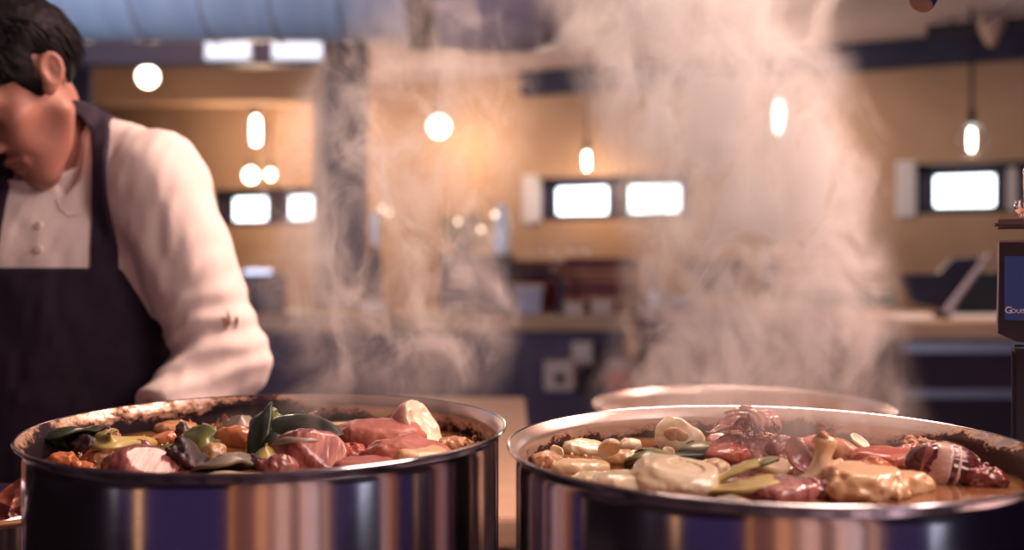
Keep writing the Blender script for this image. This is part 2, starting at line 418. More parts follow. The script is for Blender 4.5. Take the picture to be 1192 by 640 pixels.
for i, (a, b) in enumerate(((240, 291), (318, 374))):  # bright daylight patches of the beam, added as glowing panels
    e = empty('daylight_patch', P((a+b)/2, 54, d-.03), ('added glowing patch of daylight on the beam, beside the hanging cord', 'added glowing patch of daylight on the beam, next to the dark column')[i], 'lamp', 'added daylight patches on the beam')
    hw = P(b, 0, d).x-P((a+b)/2, 0, d).x; hh = .062
    MB().box((-hw-.01, 0, -hh-.01), (hw+.01, .025, hh+.01), .004).build('patch_backing', M['white'], e)
    MB().box((-hw, -.006, -hh), (hw, 0, hh), .002).build('patch_glow', mat('daylight_patch_glow', (.9, .9, .9), .4, emis=(.80, .86, 1.0), estr=.85), e)

# ------------------------------------------------------------------ hanging bulbs
def pendant(px, py, d, label, kind, rg, fl, power, ztop=CEIL, group='bare bulbs hanging on cords'):
    p = P(px, py, d); e = empty('pendant_lamp', p, label, 'lamp', group)
    H = ztop-p.z
    MB().tube([(0, 0, rg*1.25+.04), (0, 0, H)], .006 if kind != 'thick' else .012, 8).build('cord', M['matblack'], e, True)
    MB().lathe([(.008, rg*1.25+.07), (.02, rg*1.25+.055), (.022, rg*1.1), (.016, rg*1.02)], (0, 0, 0), 20).build('socket', M['brass'], e, True)
    prof = []
    for k in range(15):
        a = -PI/2+PI*k/14*.93; r = rg*math.cos(a); z = rg*math.sin(a)
        if a > .5: r = max(r, .0165); z = rg*(math.sin(.5)+(a-.5)/1.0*.62)
        prof.append((max(r, .0005), z))
    if kind == 'globe':
        MB().lathe(prof, (0, 0, 0), 28).build('glowing_bulb', M['globe'], e, True)
    else:
        MB().lathe(prof, (0, 0, 0), 28).build('glass_bulb', M['glass'], e, True)
        MB().lathe([(.0005, -fl), (fl*.20, -fl*.8), (fl*.25, 0), (fl*.20, fl*.8), (.0005, fl)], (0, 0, 0), 16).build('filament', M['fil'], e, True)
    l = bpy.data.lights.new('bulb_light', 'POINT'); l.energy = power; l.color = (1, .68, .42); l.shadow_soft_size = max(rg*1.05, .04)
    lo = bpy.data.objects.new('bulb_light', l); C.objects.link(lo); lo.parent = e
    lo.location = (0, -.02, -rg-.06)
    return e
pendant(172, 89, 6.9, 'round glowing bulb hanging nearest to the man, above his shoulder', 'globe', .066, 0, 9)
pendant(298, 152, 8.3, 'long glowing filament bulb on a cord between the man and the dark column', 'clear', .115, .11, 20)
pendant(511, 147, 8.2, 'round glowing bulb in thin steam between the column and the middle windows', 'globe', .080, 0, 17)
pendant(683, 187, 7.75, 'small glowing filament bulb hanging just above the middle pair of windows', 'clear', .078, .058, 10)
pendant(907, 136, 6.95, 'tall glowing filament bulb shining through the thick steam', 'clear', .118, .108, 11)
pendant(1131, 163, 6.1, 'filament bulb in a clear glass globe above the window on the right', 'thick', .095, .058, 4)
for px, py, d, lb in ((292, 204, 8.5, 'small round bulb hanging lower, directly under the long filament bulb'), (315, 203, 8.6, 'smallest round bulb, between the lower bulb and the second window pane')):
    pendant(px, py, d, lb, 'globe', .055 if px < 300 else .035, 0, 7)
# track with spotlights at top right
tx = P(1120, 40, 6.35); te = empty('spotlight_track', P(1150, 30, 6.3), 'black lighting track with small spotlights at the top of the right wall', 'track light', rz=WR)
MB().box((-.35, -.03, -.03), (1.2, .03, .03), .005).build('track_rail', M['matblack'], te)
for x in (-.2, .55): MB().tube([(x, 0, .02), (x, 0, CEIL-te.location.z)], .008).build('hanger', M['matblack'], te)
for x in (.02, .30):
    sp = MB().lathe([(.02, .05), (.07, .04), (.075, 0), (.03, -.10), (.012, -.12)], (x, -.07, -.02), 20).build('spotlight_head', M['beige'], te, True)
    MB().tube([(x, -.06, .0), (x, 0, .02)], .012).build('bracket', M['matblack'], sp)

# ------------------------------------------------------------------ bar counter
def bar(px0, px1, d, ytop, ybot, label, topm, dep=.7, name='bar_counter'):
    x0, x1 = P(px0, 0, d).x, P(px1, 0, d).x; zt = P(0, ytop, d).z; zb = P(0, ybot, d).z
    e = empty(name, ((x0+x1)/2, d, 0), label, 'counter'); hw = (x1-x0)/2
    MB().box((-hw, 0, zb), (hw, dep, zt), .012).build('worktop', topm, e)
    b = MB().box((-hw+.04, .10, .10), (hw-.04, dep-.05, zb-.001))
    n = max(2, int(hw*2/.6))
    for i in range(n):
        a = -hw+.06+(2*hw-.12)*i/n; b.box((a+.015, .085, .16), (a+(2*hw-.12)/n-.015, .10, zb-.05), .004)
    b.build('panelled_front', M['barfront'], e)
    MB().box((-hw+.06, .14, 0), (hw-.06, dep-.08, .10)).build('plinth', M['matblack'], e)
    return e, zt
b1, zb1 = bar(120, 738, 6.0, 366, 385, 'long wooden bar counter behind the man, carrying the leafy plant and cushions', M['wood'], .8)
b2, zb2 = bar(750, 1046, 5.6, 358, 374, 'pale bar counter behind the thick steam', mat('pinkish_wood', (.55, .36, .30), .5, col2=(.62, .43, .36), scale=4, stretch=(.6, 6, 6)))
b3, zb3 = bar(1048, 1420, 4.7, 373, 396, 'wooden counter at right under the black screen and papers', M['woodlight'], .8)
zs = P(0, 398, 4.72).z
MB().box((-.70, .02, zs-.05), (.70, .10, zs-.002), .006).build('steel_edge', M['steel'], b3)
MB().box((-.70, .03, zs-.26), (.70, .098, zs-.22), .006).build('drawer_rail', M['steel'], b3)

# things on the bar
def on(px, d, z): q = P(px, 0, d); return Vector((q.x, d, z))
# black coffee machine near the man
e = empty('coffee_machine', on(309, 6.25, zb1), 'dark coffee machine on the bar right beside the man’s sleeve', 'machine')
MB().box((-.11, -.10, 0), (.10, .12, .04), .008).build('base', M['matblack'], e)
MB().box((-.11, .02, .04), (.10, .12, .20), .01).build('body', M['darksteel'], e)
MB().box((-.12, -.11, .17), (.10, .12, .23), .012).build('top_housing', M['darksteel'], e)
MB().box((-.11, -.08, .231), (.06, .10, .26), .004).build('cup_tray', M['steel'], e)
MB().tube([(-.02, -.06, .17), (-.02, -.06, .13)], .025).build('group_head', M['chrome'], e)
# bowls and vases
def bowl(px, d, z, r, h, label, m=None):
    o = MB().lathe([(.001, 0), (r*.45, 0), (r*.8, h*.35), (r, h), (r*.95, h), (r*.74, h*.4), (r*.4, h*.12), (.001, h*.1)], n=28).build('bowl', m or M['white'], None, True, on(px, d, z))
    return tag(o, label, 'bowl', 'white bowls on the bar')
bowl(437, 6.15, zb1, .085, .06, 'shallow white bowl on the bar just right of the dark column')
bowl(764, 5.75, zb2, .06, .09, 'small white bowl at the near end of the pale counter, beside the dark mill')
bowl(793, 5.72, zb2, .08, .05, 'wide white dish second from the end of the pale counter')
def vase(px, ytop, ybase, d, r, label):
    z0 = P(0, ybase, d).z; h = P(0, ytop, d).z-z0
    o = MB().lathe([(.001, 0), (r*.8, 0), (r, h*.15), (r, h*.6), (r*.55, h*.85), (r*.5, h), (r*.42, h), (r*.46, h*.85), (r*.9, h*.58), (r*.9, h*.17), (.001, h*.06)], n=28)
    return z0, h, o
for px, yt, yb, r, lb in ((584, 236, 296, .058, 'wide glass carafe coloured white for a window reflection, right of the leafy plant'), (437, 244, 366, .036, 'tall dark bottle with a painted window glint on top, left of the leafy plant')):
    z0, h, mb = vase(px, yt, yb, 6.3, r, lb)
    if px > 500: tag(mb.build('carafe', M['glintwhite'], None, True, on(px, 6.42, z0)), lb, 'carafe')
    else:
        e = empty('tall_bottle', on(px, 6.3, z0), lb, 'bottle'); MB().lathe([(.001, 0), (.042, 0), (.042, .30), (.022, .42), (.001, .43)], n=24).build('body', M['darksteel'], e, True); MB().lathe([(.022, .42), (.026, .46), (.030, .56), (.024, .63), (.001, .635)], n=24).build('glint_top', M['glintwhite'], e, True)  # the top is a window glint, built as a pale part
zsh = P(0, 296, 6.3).z
e = empty('bar_cabinet', on(553, 6.42, zb1), 'dark low cabinet on the bar carrying the plant and a carafe', 'cabinet')
xa, xb = P(512, 0, 6.3).x-e.location.x, P(598, 0, 6.3).x-e.location.x
MB().box((xa, -.13, .0), (xb, .15, zsh-zb1-.02), .004).build('body', M['darksteel'], e); MB().box((xa-.01, -.14, zsh-zb1-.02), (xb+.01, .16, zsh-zb1-.001), .003).build('top_board', M['matblack'], e)
for k in range(2): dr = MB().box((xa+.01+k*(xb-xa)*.5, -.142, .02), (xa-.01+(k+1)*(xb-xa)*.5, -.131, zsh-zb1-.04), .003).build('door', M['darksteel'], e); MB().lathe([(.008, 0), (.006, .012), (.001, .014)], (xa+(xb-xa)*(.42+.16*k), -.142, .14), 12, axis=(0, -1, 0)).build('knob', M['chrome'], dr, True)
e = empty('drinks_cabinet', on(668, 6.70, zb1), 'long dark red cabinet behind the cushions with stemmed glasses on top', 'cabinet')
zdc = P(0, 303, 6.55).z; xa, xb = P(592, 0, 6.6).x-e.location.x, P(744, 0, 6.6).x-e.location.x
MB().box((xa, -.10, 0), (xb, .10, zdc-zb1-.022), .006).build('body', M['maroon'], e); MB().box((xa-.01, -.12, zdc-zb1-.022), (xb+.01, .11, zdc-zb1-.001), .004).build('top_board', M['maroon'], e)
for i, px in enumerate((628, 646, 664, 682)):
    h = .12; r = .034
    o = MB().lathe([(.03, 0), (.03, .004), (.005, .01), (.005, .05), (r*.8, .065), (r, .09), (r*.8, h), (r*.76, h), (r*.95, .09), (r*.74, .068), (.001, .056)], n=20).build('wine_glass', M['glass'], None, True, on(px, 6.66, zdc))
    tag(o, ('stemmed glass on the dark red cabinet, nearest to the tall carafe', 'stemmed glass on the dark red cabinet, second from the tall carafe', 'stemmed glass on the dark red cabinet, third from the tall carafe', 'stemmed glass on the dark red cabinet, farthest from the tall carafe')[i], 'glass', 'stemmed glasses on the red cabinet')
# plant with string of lights
e = empty('potted_plant', on(540, 6.42, zsh), 'bushy potted plant with yellow-green leaves on the dark low cabinet', 'plant')
MB().lathe([(.05, 0), (.07, .07), (.075, .10), (.066, .10), (.06, .07), (.001, .06)], n=28).build('plant_pot', M['matblack'], e, True)
fl = MB(); rr = random.Random(3); stm = MB()
for k in range(90):
    a = rr.uniform(0, 2*PI); el = rr.uniform(-.25, 1.3); L_ = rr.uniform(.10, .23)
    dr = Vector((math.cos(a)*math.cos(el), math.sin(a)*math.cos(el)*.7, math.sin(el))); c0 = Vector((0, 0, .09)); tip = c0+dr*L_
    sd = dr.orthogonal().normalized()*.018; n_ = dr.cross(sd).normalized()*.012
    mid = c0+dr*L_*.75
    fl.add([c0+dr*L_*.5, mid+sd, mid-sd, tip-n_, mid+n_*.8], [[0, 1, 4], [0, 4, 2], [1, 3, 4], [4, 3, 2]])
    if k % 4 == 0: stm.tube([c0, c0+dr*L_*.55], .003, 5)
fl.build('foliage', M['leaf'], e, True); stm.build('stem', M['green'], e)
e = empty('light_string', on(500, 6.2, zsh+.02), 'string of tiny warm lights looped through the leafy plant', 'fairy lights')
pts = []
for px, py in ((445, 243), (453, 247), (515, 280), (533, 258), (547, 256), (560, 267), (576, 250)): pts.append(P(px, py, 6.1)-e.location)
MB().tube([pts[0]-Vector((0, -.05, .18))]+pts+[pts[-1]-Vector((0, -.1, .16))], .003, 6).build('wire', M['matblack'], e)
for p in (pts[0], pts[1], pts[3], pts[5], pts[6]): MB().lathe([(.0005, -.014), (.011, -.006), (.012, .004), (.006, .014), (.0005, .016)], p, 12).build('tiny_bulb', M['fairy'], e, True)
# red-brown leather seats stacked behind the bar end, chair frame, boxes
z = zb1
for i, (h, a, b, m, lb) in enumerate(((.10, 648, 742, 'rust', 'rust-brown leather cushion at the bottom of the stack on the bar'), (.085, 652, 738, 'maroon', 'dark red leather cushion second from the bottom of the stack'), (.075, 640, 744, 'rust', 'brown-red leather cushion second from the top of the stack'), (.07, 655, 740, 'maroon', 'dark red leather cushion on the top of the stack'))):
    q = on(a, 6.15, z); e = empty('leather_cushion', q, lb, 'cushion', 'leather cushions stacked on the bar'); wd = P(b, 0, 6.15).x-q.x
    MB().box((0, 0, .001), (wd, .33, h), .018).build('pad', M[m], e, True); MB().tube([(.01, -.001, h*.5), (wd-.01, -.001, h*.5)], .006, 8).build('piping', M['matblack'], e, True)
    z += h
e = empty('chair_frame', on(651, 6.035, zb1), 'black bent metal frame standing in front of the red cushions', 'frame')
MB().tube([(-.30, 0, .235), (-.05, 0, .24), (0, 0, .22), (.015, 0, .16), (0, 0, .02), (0, 0, .0)], .02).build('bent_bar', M['black'], e, True)
MB().tube([(-.30, 0, .24), (-.30, 0, 0)], .012).build('leg', M['black'], e); MB().lathe([(.03, 0), (.03, .01), (.02, .014)], (0, 0, 0), 16).build('foot', M['black'], e, True)
e = empty('metal_box', on(607, 6.155, zb1), 'silvery metal box with a pale lid on the bar', 'box')
MB().box((-.12, -.08, 0), (.12, .10, .145), .008).build('body', mat('dull_silver', (.42, .38, .45), .4, metal=.3), e); MB().box((-.135, -.09, .146), (.135, .11, .17), .006).build('lid', M['beige'], e)
for px, w_, h, lb in ((668, .07, .065, 'small pale box on the bar left of its twin'), (701, .085, .085, 'taller pale box on the bar at the foot of the red cushions')):
    e = empty('carton', on(px, 6.03, zb1), lb, 'box', 'pale cartons on the bar'); MB().box((-w_/2-.02, -.03, 0), (w_/2+.02, .05, h), .005).build('body', M['beige'], e); MB().box((-w_/2-.023, -.033, h-.012), (w_/2+.023, .053, h+.006), .004).build('lid', M['woodlight'], e)
# under the bar edge: sockets plate, dispenser, tin
e = empty('control_box', P(651, 455, 5.9), 'pale square control box with a black knob on the bar front', 'control box')
MB().box((-.085, .0, 0), (.085, .16, .17), .006).build('body', M['beige'], e); MB().lathe([(.028, 0), (.026, .022), (.001, .024)], (0, 0, .075), 20, axis=(0, -1, 0)).build('knob', M['black'], e, True)
e = empty('wall_plate', P(678, 432, 5.99), 'pale plate mounted on the bar front above the black dispenser', 'plate')
MB().box((-.06, .0, -.10), (.06, .09, .17), .006).build('plate', M['beige'], e); MB().lathe([(.014, 0), (.014, .008), (.001, .009)], (0, 0, .12), 14, axis=(0, -1, 0)).build('button', M['paper'], e, True)
e = empty('soap_dispenser', P(684, 452, 5.86), 'small black dispenser hanging beside the pale control box', 'dispenser')
MB().box((-.04, 0, 0), (.04, .12, .13), .02).build('body', M['black'], e, True); MB().box((-.02, -.02, -.02), (.02, .04, .0), .004).build('nozzle', M['black'], e)
e = empty('round_tin', P(722, 440, 6.02), 'round tin with a red front hung on the bar front', 'tin')
MB().lathe([(.11, -.05), (.11, 0), (.10, .006), (.001, .006)], (0, 0, 0), 32, axis=(0, -1, 0)).build('body', mat('tin_grey', (.36, .26, .28), .5), e, True); MB().lathe([(.075, 0), (.075, .012), (.001, .012)], (0, 0, -.012), 28, axis=(0, -1, 0)).build('red_disc', M['red'], e, True)
# things on the pale counter, in the steam
e = empty('pepper_mill', on(760, 5.9, zb2), 'dark mill on the pale counter beside the white bowls', 'mill')
MB().lathe([(.045, 0), (.045, .03), (.03, .08), (.04, .15), (.025, .18)], n=20).build('body', M['darksteel'], e, True); MB().lathe([(.028, .18), (.035, .2), (.02, .23), (.001, .235)], n=20).build('cap', M['black'], e, True)
e = empty('dark_jug', on(830, 5.95, zb2), 'wide dark jug standing in the steam on the pale counter', 'jug')
MB().lathe([(.001, 0), (.08, 0), (.13, .10), (.16, .27), (.15, .27), (.12, .10), (.001, .02)], n=28).build('body', M['darksteel'], e, True); MB().tube([(.14, 0, .24), (.22, 0, .2), (.2, 0, .1), (.12, 0, .06)], .012).build('handle', M['darksteel'], e, True)
e = empty('dark_bottle', on(896, 5.95, zb2), 'slim dark bottle standing in the thickest steam', 'bottle')
MB().lathe([(.001, 0), (.045, 0), (.045, .20), (.016, .27), (.016, .34)], n=24).build('body', M['darksteel'], e, True); MB().lathe([(.018, .33), (.018, .37), (.001, .372)], n=16).build('cap', M['black'], e, True)
for i, px in enumerate((822, 841, 862)):
    o = MB().lathe([(.001, 0), (.028, 0), (.046, .02), (.05, .045), (.035, .07), (.01, .082), (.001, .083)], n=20).build('bread_roll', mat('crust', (.62, .34, .14), .6, col2=(.72, .42, .2), scale=20), None, True, on(px, 5.68, zb2))
    tag(o, ('small golden bread roll on the pale counter, nearest to the white dishes', 'small golden bread roll in the middle of the row', 'small golden bread roll at the end of the row, away from the white dishes')[i], 'bread roll', 'bread rolls on the pale counter')
e = empty('green_tray', on(1000, 5.75, zb2), 'green tray standing at the end of the pale counter behind steam', 'tray')
MB().box((-.24, 0, 0), (.20, .25, .012), .004).box((-.24, 0, .012), (-.228, .25, .09)).box((.188, 0, .012), (.20, .25, .09)).box((-.228, 0, .012), (.188, .012, .09)).box((-.228, .238, .012), (.188, .25, .09)).build('tray', M['green'], e)
for s in (-1, 1): MB().tube([(-.02+s*.225, .08, .07), (-.02+s*.25, .09, .08), (-.02+s*.25, .16, .08), (-.02+s*.225, .17, .07)], .006).build('handle', M['green'], e)
# the black screen on its pale arm, papers
e = empty('black_screen', on(1103, 4.9, zb3), 'black folded screen tilted back on a pale metal arm', 'screen')
o = e.location
def loc(px, py, d): return P(px, py, d)-o
pl = [(loc(a, b, 4.98).x, loc(a, b, 4.98).z) for a, b in ((1050, 319), (1092, 318), (1108, 301), (1148, 299), (1103, 362), (1062, 352))]
MB().prism(pl[::-1], .06, .12).build('front_panel', M['black'], e)
pl = [(loc(a, b, 5.12).x, loc(a, b, 5.12).z) for a, b in ((1118, 318), (1200, 316), (1200, 366), (1112, 366))]
MB().prism(pl[::-1], .20, .26).build('rear_panel', mat('dark_green_black', (.016, .022, .028), .4), e)
MB().tube([loc(1098, 369, 4.85), loc(1100, 364, 4.87), loc(1152, 296, 4.9)], [.013, .015, .015], 12).build('arm', mat('grey_arm', (.28, .22, .26), .4), e, True)
MB().box((loc(1092, 0, 4.85).x, -.09, 0), (loc(1104, 0, 4.85).x, .02, .03), .006).build('foot', M['matblack'], e)
for i, (a, b, dd, lb) in enumerate(((1052, 1090, 4.76, 'white sheets lying left of the screen’s arm'), (1108, 1196, 4.80, 'white sheets lying under the screen, right of its arm'))):
    q = on(a, dd, zb3); wd = P(b, 0, dd).x-q.x
    o2 = MB(); 
    for k in range(3): o2.box((k*.006, k*.008, k*.004), (wd-.01+k*.005, .24+k*.004, k*.004+.003))
    tag(o2.build('paper_stack', M['paper'], None, False, q), lb, 'papers', 'papers on the right counter')
# ------------------------------------------------------------------ range, tables
M['rangetop'] = mat('range_steel', (.30, .27, .34), .35, metal=.9)
M['iron'] = mat('cast_iron', (.02, .016, .03), .6)
ZC = .944
e = empty('range_cooker', (-.13, .90, 0), 'long dark professional range under the big pots', 'cooker')
MB().box((-.78, -.36, .12), (.60, .34, .88), .01).build('body', M['darksteel'], e)
MB().box((-.79, -.38, .88), (.61, .35, .915), .006).build('hob_top', M['rangetop'], e)
MB().box((-.79, -.42, .80), (.61, -.36, .87), .012).build('control_panel', M['rangetop'], e)
for k in range(6):
    MB().lathe([(.024, 0), (.021, .03), (.001, .032)], (-.65+k*.22, -.42, .835), 20, axis=(0, -1, 0)).build('knob', M['black'], e, True)
for k in range(2):
    x0 = -.76+k*.68
    dr = MB().box((x0+.02, -.375, .2), (x0+.65, -.36, .76), .006).build('oven_door', M['darksteel'], e)
    MB().tube([(x0+.08, -.376, .70), (x0+.08, -.42, .70), (x0+.60, -.42, .70), (x0+.60, -.376, .70)], .010).build('door_handle', M['chrome'], dr, True)
for k in range(4):
    x0 = -.775+k*.346; g = MB()
    for s in range(5): g.box((x0+.01+s*.077, -.32, .93), (x0+.022+s*.077, .30, .943))
    for s in range(3): g.box((x0+.01, -.32+s*.304, .918), (x0+.33, -.308+s*.304, .9425))
    g.build('grate', M['iron'], e)
for x in (-.72, .54):
    for y in (-.30, .28): MB().lathe([(.02, 0), (.02, .12)], (x, y, 0), 16).build('foot', M['chrome'], e, True)
def table(name, label, x0, x1, y0, y1, z, m, th=.04):
    e = empty(name, ((x0+x1)/2, (y0+y1)/2, 0), label, 'table'); hx, hy = (x1-x0)/2, (y1-y0)/2
    MB().box((-hx, -hy, z-th), (hx, hy, z), .006).build('table_top', m, e)
    MB().box((-hx+.04, -hy+.04, .22), (hx-.04, hy-.04, .245), .004).build('lower_shelf', M['steel'], e)
    for a in (-1, 1):
        for b in (-1, 1): MB().box((a*(hx-.03)-.02, b*(hy-.03)-.02, 0), (a*(hx-.03)+.02, b*(hy-.03)+.02, z-th-.0005), .003).build('leg', M['steel'], e)
    return e
table('prep_table', 'long pale wooden work table behind the left pot', -.44, .045, 1.95, 3.62, .905, M['woodlight'], .06)
table('side_table', 'small steel table carrying the rear pot', .10, .56, 1.27, 1.70, .905, M['steel'])

# ------------------------------------------------------------------ pots
def pot_material():
    m = mat('brushed_pot_steel', (.70, .66, .70), .1, metal=1); nt = m.node_tree; N = nt.nodes; L = nt.links; b = N['Principled BSDF']
    tc = N.new('ShaderNodeTexCoord'); mp = N.new('ShaderNodeMapping'); mp.inputs['Scale'].default_value = (1, 1, 90); L.new(tc.outputs['Object'], mp.inputs[0])
    n = N.new('ShaderNodeTexNoise'); n.inputs['Scale'].default_value = 6; n.inputs['Detail'].default_value = 3; L.new(mp.outputs[0], n.inputs['Vector'])
    r = N.new('ShaderNodeMapRange'); r.inputs['To Min'].default_value = .10; r.inputs['To Max'].default_value = .17; L.new(n.outputs['Fac'], r.inputs['Value']); L.new(r.outputs[0], b.inputs['Roughness'])
    return m
def crust_material(seed, amount, side):    # cooked-on residue on the inside: patches with shapes of their own
    m = mat('crusted_inner_steel', (.50, .42, .40), .32, metal=.75); nt = m.node_tree; N = nt.nodes; L = nt.links; b = N['Principled BSDF']
    tc = N.new('ShaderNodeTexCoord'); mp = N.new('ShaderNodeMapping'); mp.inputs['Location'].default_value = (seed, seed*.7, 0); L.new(tc.outputs['Object'], mp.inputs[0])
    mp.inputs['Scale'].default_value = (1, 1, 1.7)
    n1 = N.new('ShaderNodeTexNoise'); n1.inputs['Scale'].default_value = 9; n1.inputs['Detail'].default_value = 2; L.new(mp.outputs[0], n1.inputs['Vector'])
    n2 = N.new('ShaderNodeTexNoise'); n2.inputs['Scale'].default_value = 70; n2.inputs['Detail'].default_value = 6; n2.inputs['Roughness'].default_value = .7; L.new(mp.outputs[0], n2.inputs['Vector'])
    sx = N.new('ShaderNodeSeparateXYZ'); L.new(tc.outputs['Object'], sx.inputs[0])
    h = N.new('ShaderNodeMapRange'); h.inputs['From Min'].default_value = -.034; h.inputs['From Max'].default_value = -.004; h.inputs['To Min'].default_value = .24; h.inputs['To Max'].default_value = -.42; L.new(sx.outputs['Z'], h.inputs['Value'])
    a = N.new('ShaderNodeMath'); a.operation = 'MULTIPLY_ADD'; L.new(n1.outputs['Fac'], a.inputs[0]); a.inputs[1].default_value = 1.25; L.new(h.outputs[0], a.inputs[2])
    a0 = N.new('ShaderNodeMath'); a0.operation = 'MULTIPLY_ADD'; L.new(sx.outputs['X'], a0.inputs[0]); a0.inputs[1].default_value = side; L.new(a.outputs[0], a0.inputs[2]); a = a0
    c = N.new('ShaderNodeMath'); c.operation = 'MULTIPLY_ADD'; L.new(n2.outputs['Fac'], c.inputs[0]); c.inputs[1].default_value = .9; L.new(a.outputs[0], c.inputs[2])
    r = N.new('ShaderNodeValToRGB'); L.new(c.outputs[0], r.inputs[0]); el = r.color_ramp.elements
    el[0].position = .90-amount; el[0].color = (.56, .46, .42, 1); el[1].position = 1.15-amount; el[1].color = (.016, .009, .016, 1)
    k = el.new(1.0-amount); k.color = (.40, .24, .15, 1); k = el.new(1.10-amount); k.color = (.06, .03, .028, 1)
    L.new(r.outputs[0], b.inputs['Base Color'])
    q = N.new('ShaderNodeMapRange'); q.inputs['From Min'].default_value = .88-amount; q.inputs['From Max'].default_value = 1.04-amount; q.inputs['To Min'].default_value = .8; q.inputs['To Max'].default_value = 0; L.new(c.outputs[0], q.inputs['Value']); L.new(q.outputs[0], b.inputs['Metallic'])
    q2 = N.new('ShaderNodeMapRange'); q2.inputs['From Min'].default_value = .88-amount; q2.inputs['From Max'].default_value = 1.1-amount; q2.inputs['To Min'].default_value = .28; q2.inputs['To Max'].default_value = .8; b.inputs['Specular IOR Level'].default_value = .15; L.new(c.outputs[0], q2.inputs['Value']); L.new(q2.outputs[0], b.inputs['Roughness'])
    bp = N.new('ShaderNodeBump'); bp.inputs['Strength'].default_value = .2; bp.inputs['Distance'].default_value = .002; L.new(c.outputs[0], bp.inputs['Height']); L.new(bp.outputs[0], b.inputs['Normal'])
    return m
M['pot'] = pot_material()
def pot(c, R, H, label, seed, amount, side=0.0, handles=False):
    e = empty('stock_pot', c, label, 'pot')         # the base of the pot; the lip is H higher
    rb = R-.0075; ri = rb-.0028
    out = [(.001, 0), (rb-.012, 0), (rb-.003, .004), (rb, .012), (rb, .018), (rb, H*.5), (rb, H-.016), (rb, H-.0105), (rb+.0006, H-.0085), (R-.002, H-.0042), (R-.0004, H-.0026), (R, H-.0014), (R-.0006, H-.0003), (R-.0016, H), (R-.0026, H-.0006)]
    inn = [(R-.0026, -.0008), (R-.0046, -.0032), (ri+.0008, -.009), (ri, -.0115), (ri, -.016), (ri, -.060), (ri, -H+.012), (ri-.008, -H+.006), (.001, -H+.006)]
    MB().lathe(out, n=128, caps=False).build('pot_body', M['pot'], e, True)
    o = MB().lathe(inn, n=128, caps=False).build('pot_inside', crust_material(seed, amount, side), e, True); o.location = (0, 0, H)
    if handles:
        for s in (-1, 1):
            MB().tube([(s*(rb), -.05, H-.07), (s*(rb+.035), -.05, H-.065), (s*(rb+.045), -.03, H-.062), (s*(rb+.045), .03, H-.062), (s*(rb+.035), .05, H-.065), (s*rb, .05, H-.07)], .007).build('loop_handle', M['chrome'], e, True)
    return e
ZR = 1.244; H0 = ZR-ZC
PL, PR = Vector((-.223, .957, ZC)), Vector((.2135, .861, ZC))
pot(PL, .2180, H0, 'big stainless steel pot beside the man, full of vegetables with dark leek leaves', 3.1, .16, -.8)
pot(PR, .2180, H0, 'big stainless steel pot nearest the camera, full of pale onions and red onions', 8.4, .05, .8)
PB = Vector((.327, 1.48, .906)); pot(PB, .2125, .2825, 'steel pot standing behind the nearest pot, only its far rim showing', 1.3, -.16)
M['broth'] = mat('brown_broth', (.14, .055, .025), .10, col2=(.26, .12, .05), scale=14, detail=6, bump=.25, bscale=60, coat=.5)
M['broth2'] = mat('amber_broth', (.15, .06, .028), .10, col2=(.27, .125, .055), scale=14, detail=6, bump=.25, bscale=60, coat=.5)
def broth(c, r, z, m, label):
    mb = MB(); rr = [r*k/24 for k in range(1, 25)]; n = 96
    V = [(0, 0, 0)]; F = []
    for k, q in enumerate(rr):
        for i in range(n):
            a = 2*PI*i/n; V.append((q*math.cos(a), q*math.sin(a), .0012*math.sin(40*q+5*math.sin(3*a))+(.002 if k == 23 else 0)))
    for i in range(n): F.append([0, 1+i, 1+(i+1) % n])
    for k in range(23):
        for i in range(n): F.append([1+k*n+i, 1+(k+1)*n+i, 1+(k+1)*n+(i+1) % n, 1+k*n+(i+1) % n])
    b = len(V); V.append((0, 0, -.2))
    for i in range(n): F.append([b, 1+23*n+(i+1) % n, 1+23*n+i])
    o = mk('broth', V, F, m, None, True, (c.x, c.y, z)); return tag(o, label, 'broth', kind='stuff')
ZL = 1.214
broth(PL, .2055, ZL, M['broth'], 'brown broth in the pot beside the man')
broth(PR, .2055, ZL, M['broth2'], 'amber broth in the pot nearest the camera')
broth(PB, .200, 1.15, M['broth2'], 'broth in the rear pot')

# small saucepan at the left edge
e = empty('saucepan', (-.615, 1.15, ZC), 'small dark saucepan of onion skins at the left edge beside the big pot', 'saucepan')
MB().lathe([(.001, 0), (.098, 0), (.104, .006), (.104, .170), (.110, .176), (.1115, .1785), (.110, .180), (.106, .179), (.101, .170), (.101, .01), (.001, .008)], n=80).build('pan_body', M['pot'], e, True)
MB().tube([(-.10, -.01, .14), (-.16, -.02, .155), (-.30, -.05, .165)], [.008, .009, .011]).build('pan_handle', M['black'], e, True)
for a in (-.62, -.35, -.1):
    MB().lathe([(.004, 0), (.004, .003), (.001, .0045)], (.1045*math.sin(a+.5), -.1045*math.cos(a+.5), .160), 12, axis=(math.sin(a+.5), -math.cos(a+.5), 0)).build('rivet', M['chrome'], e, True)

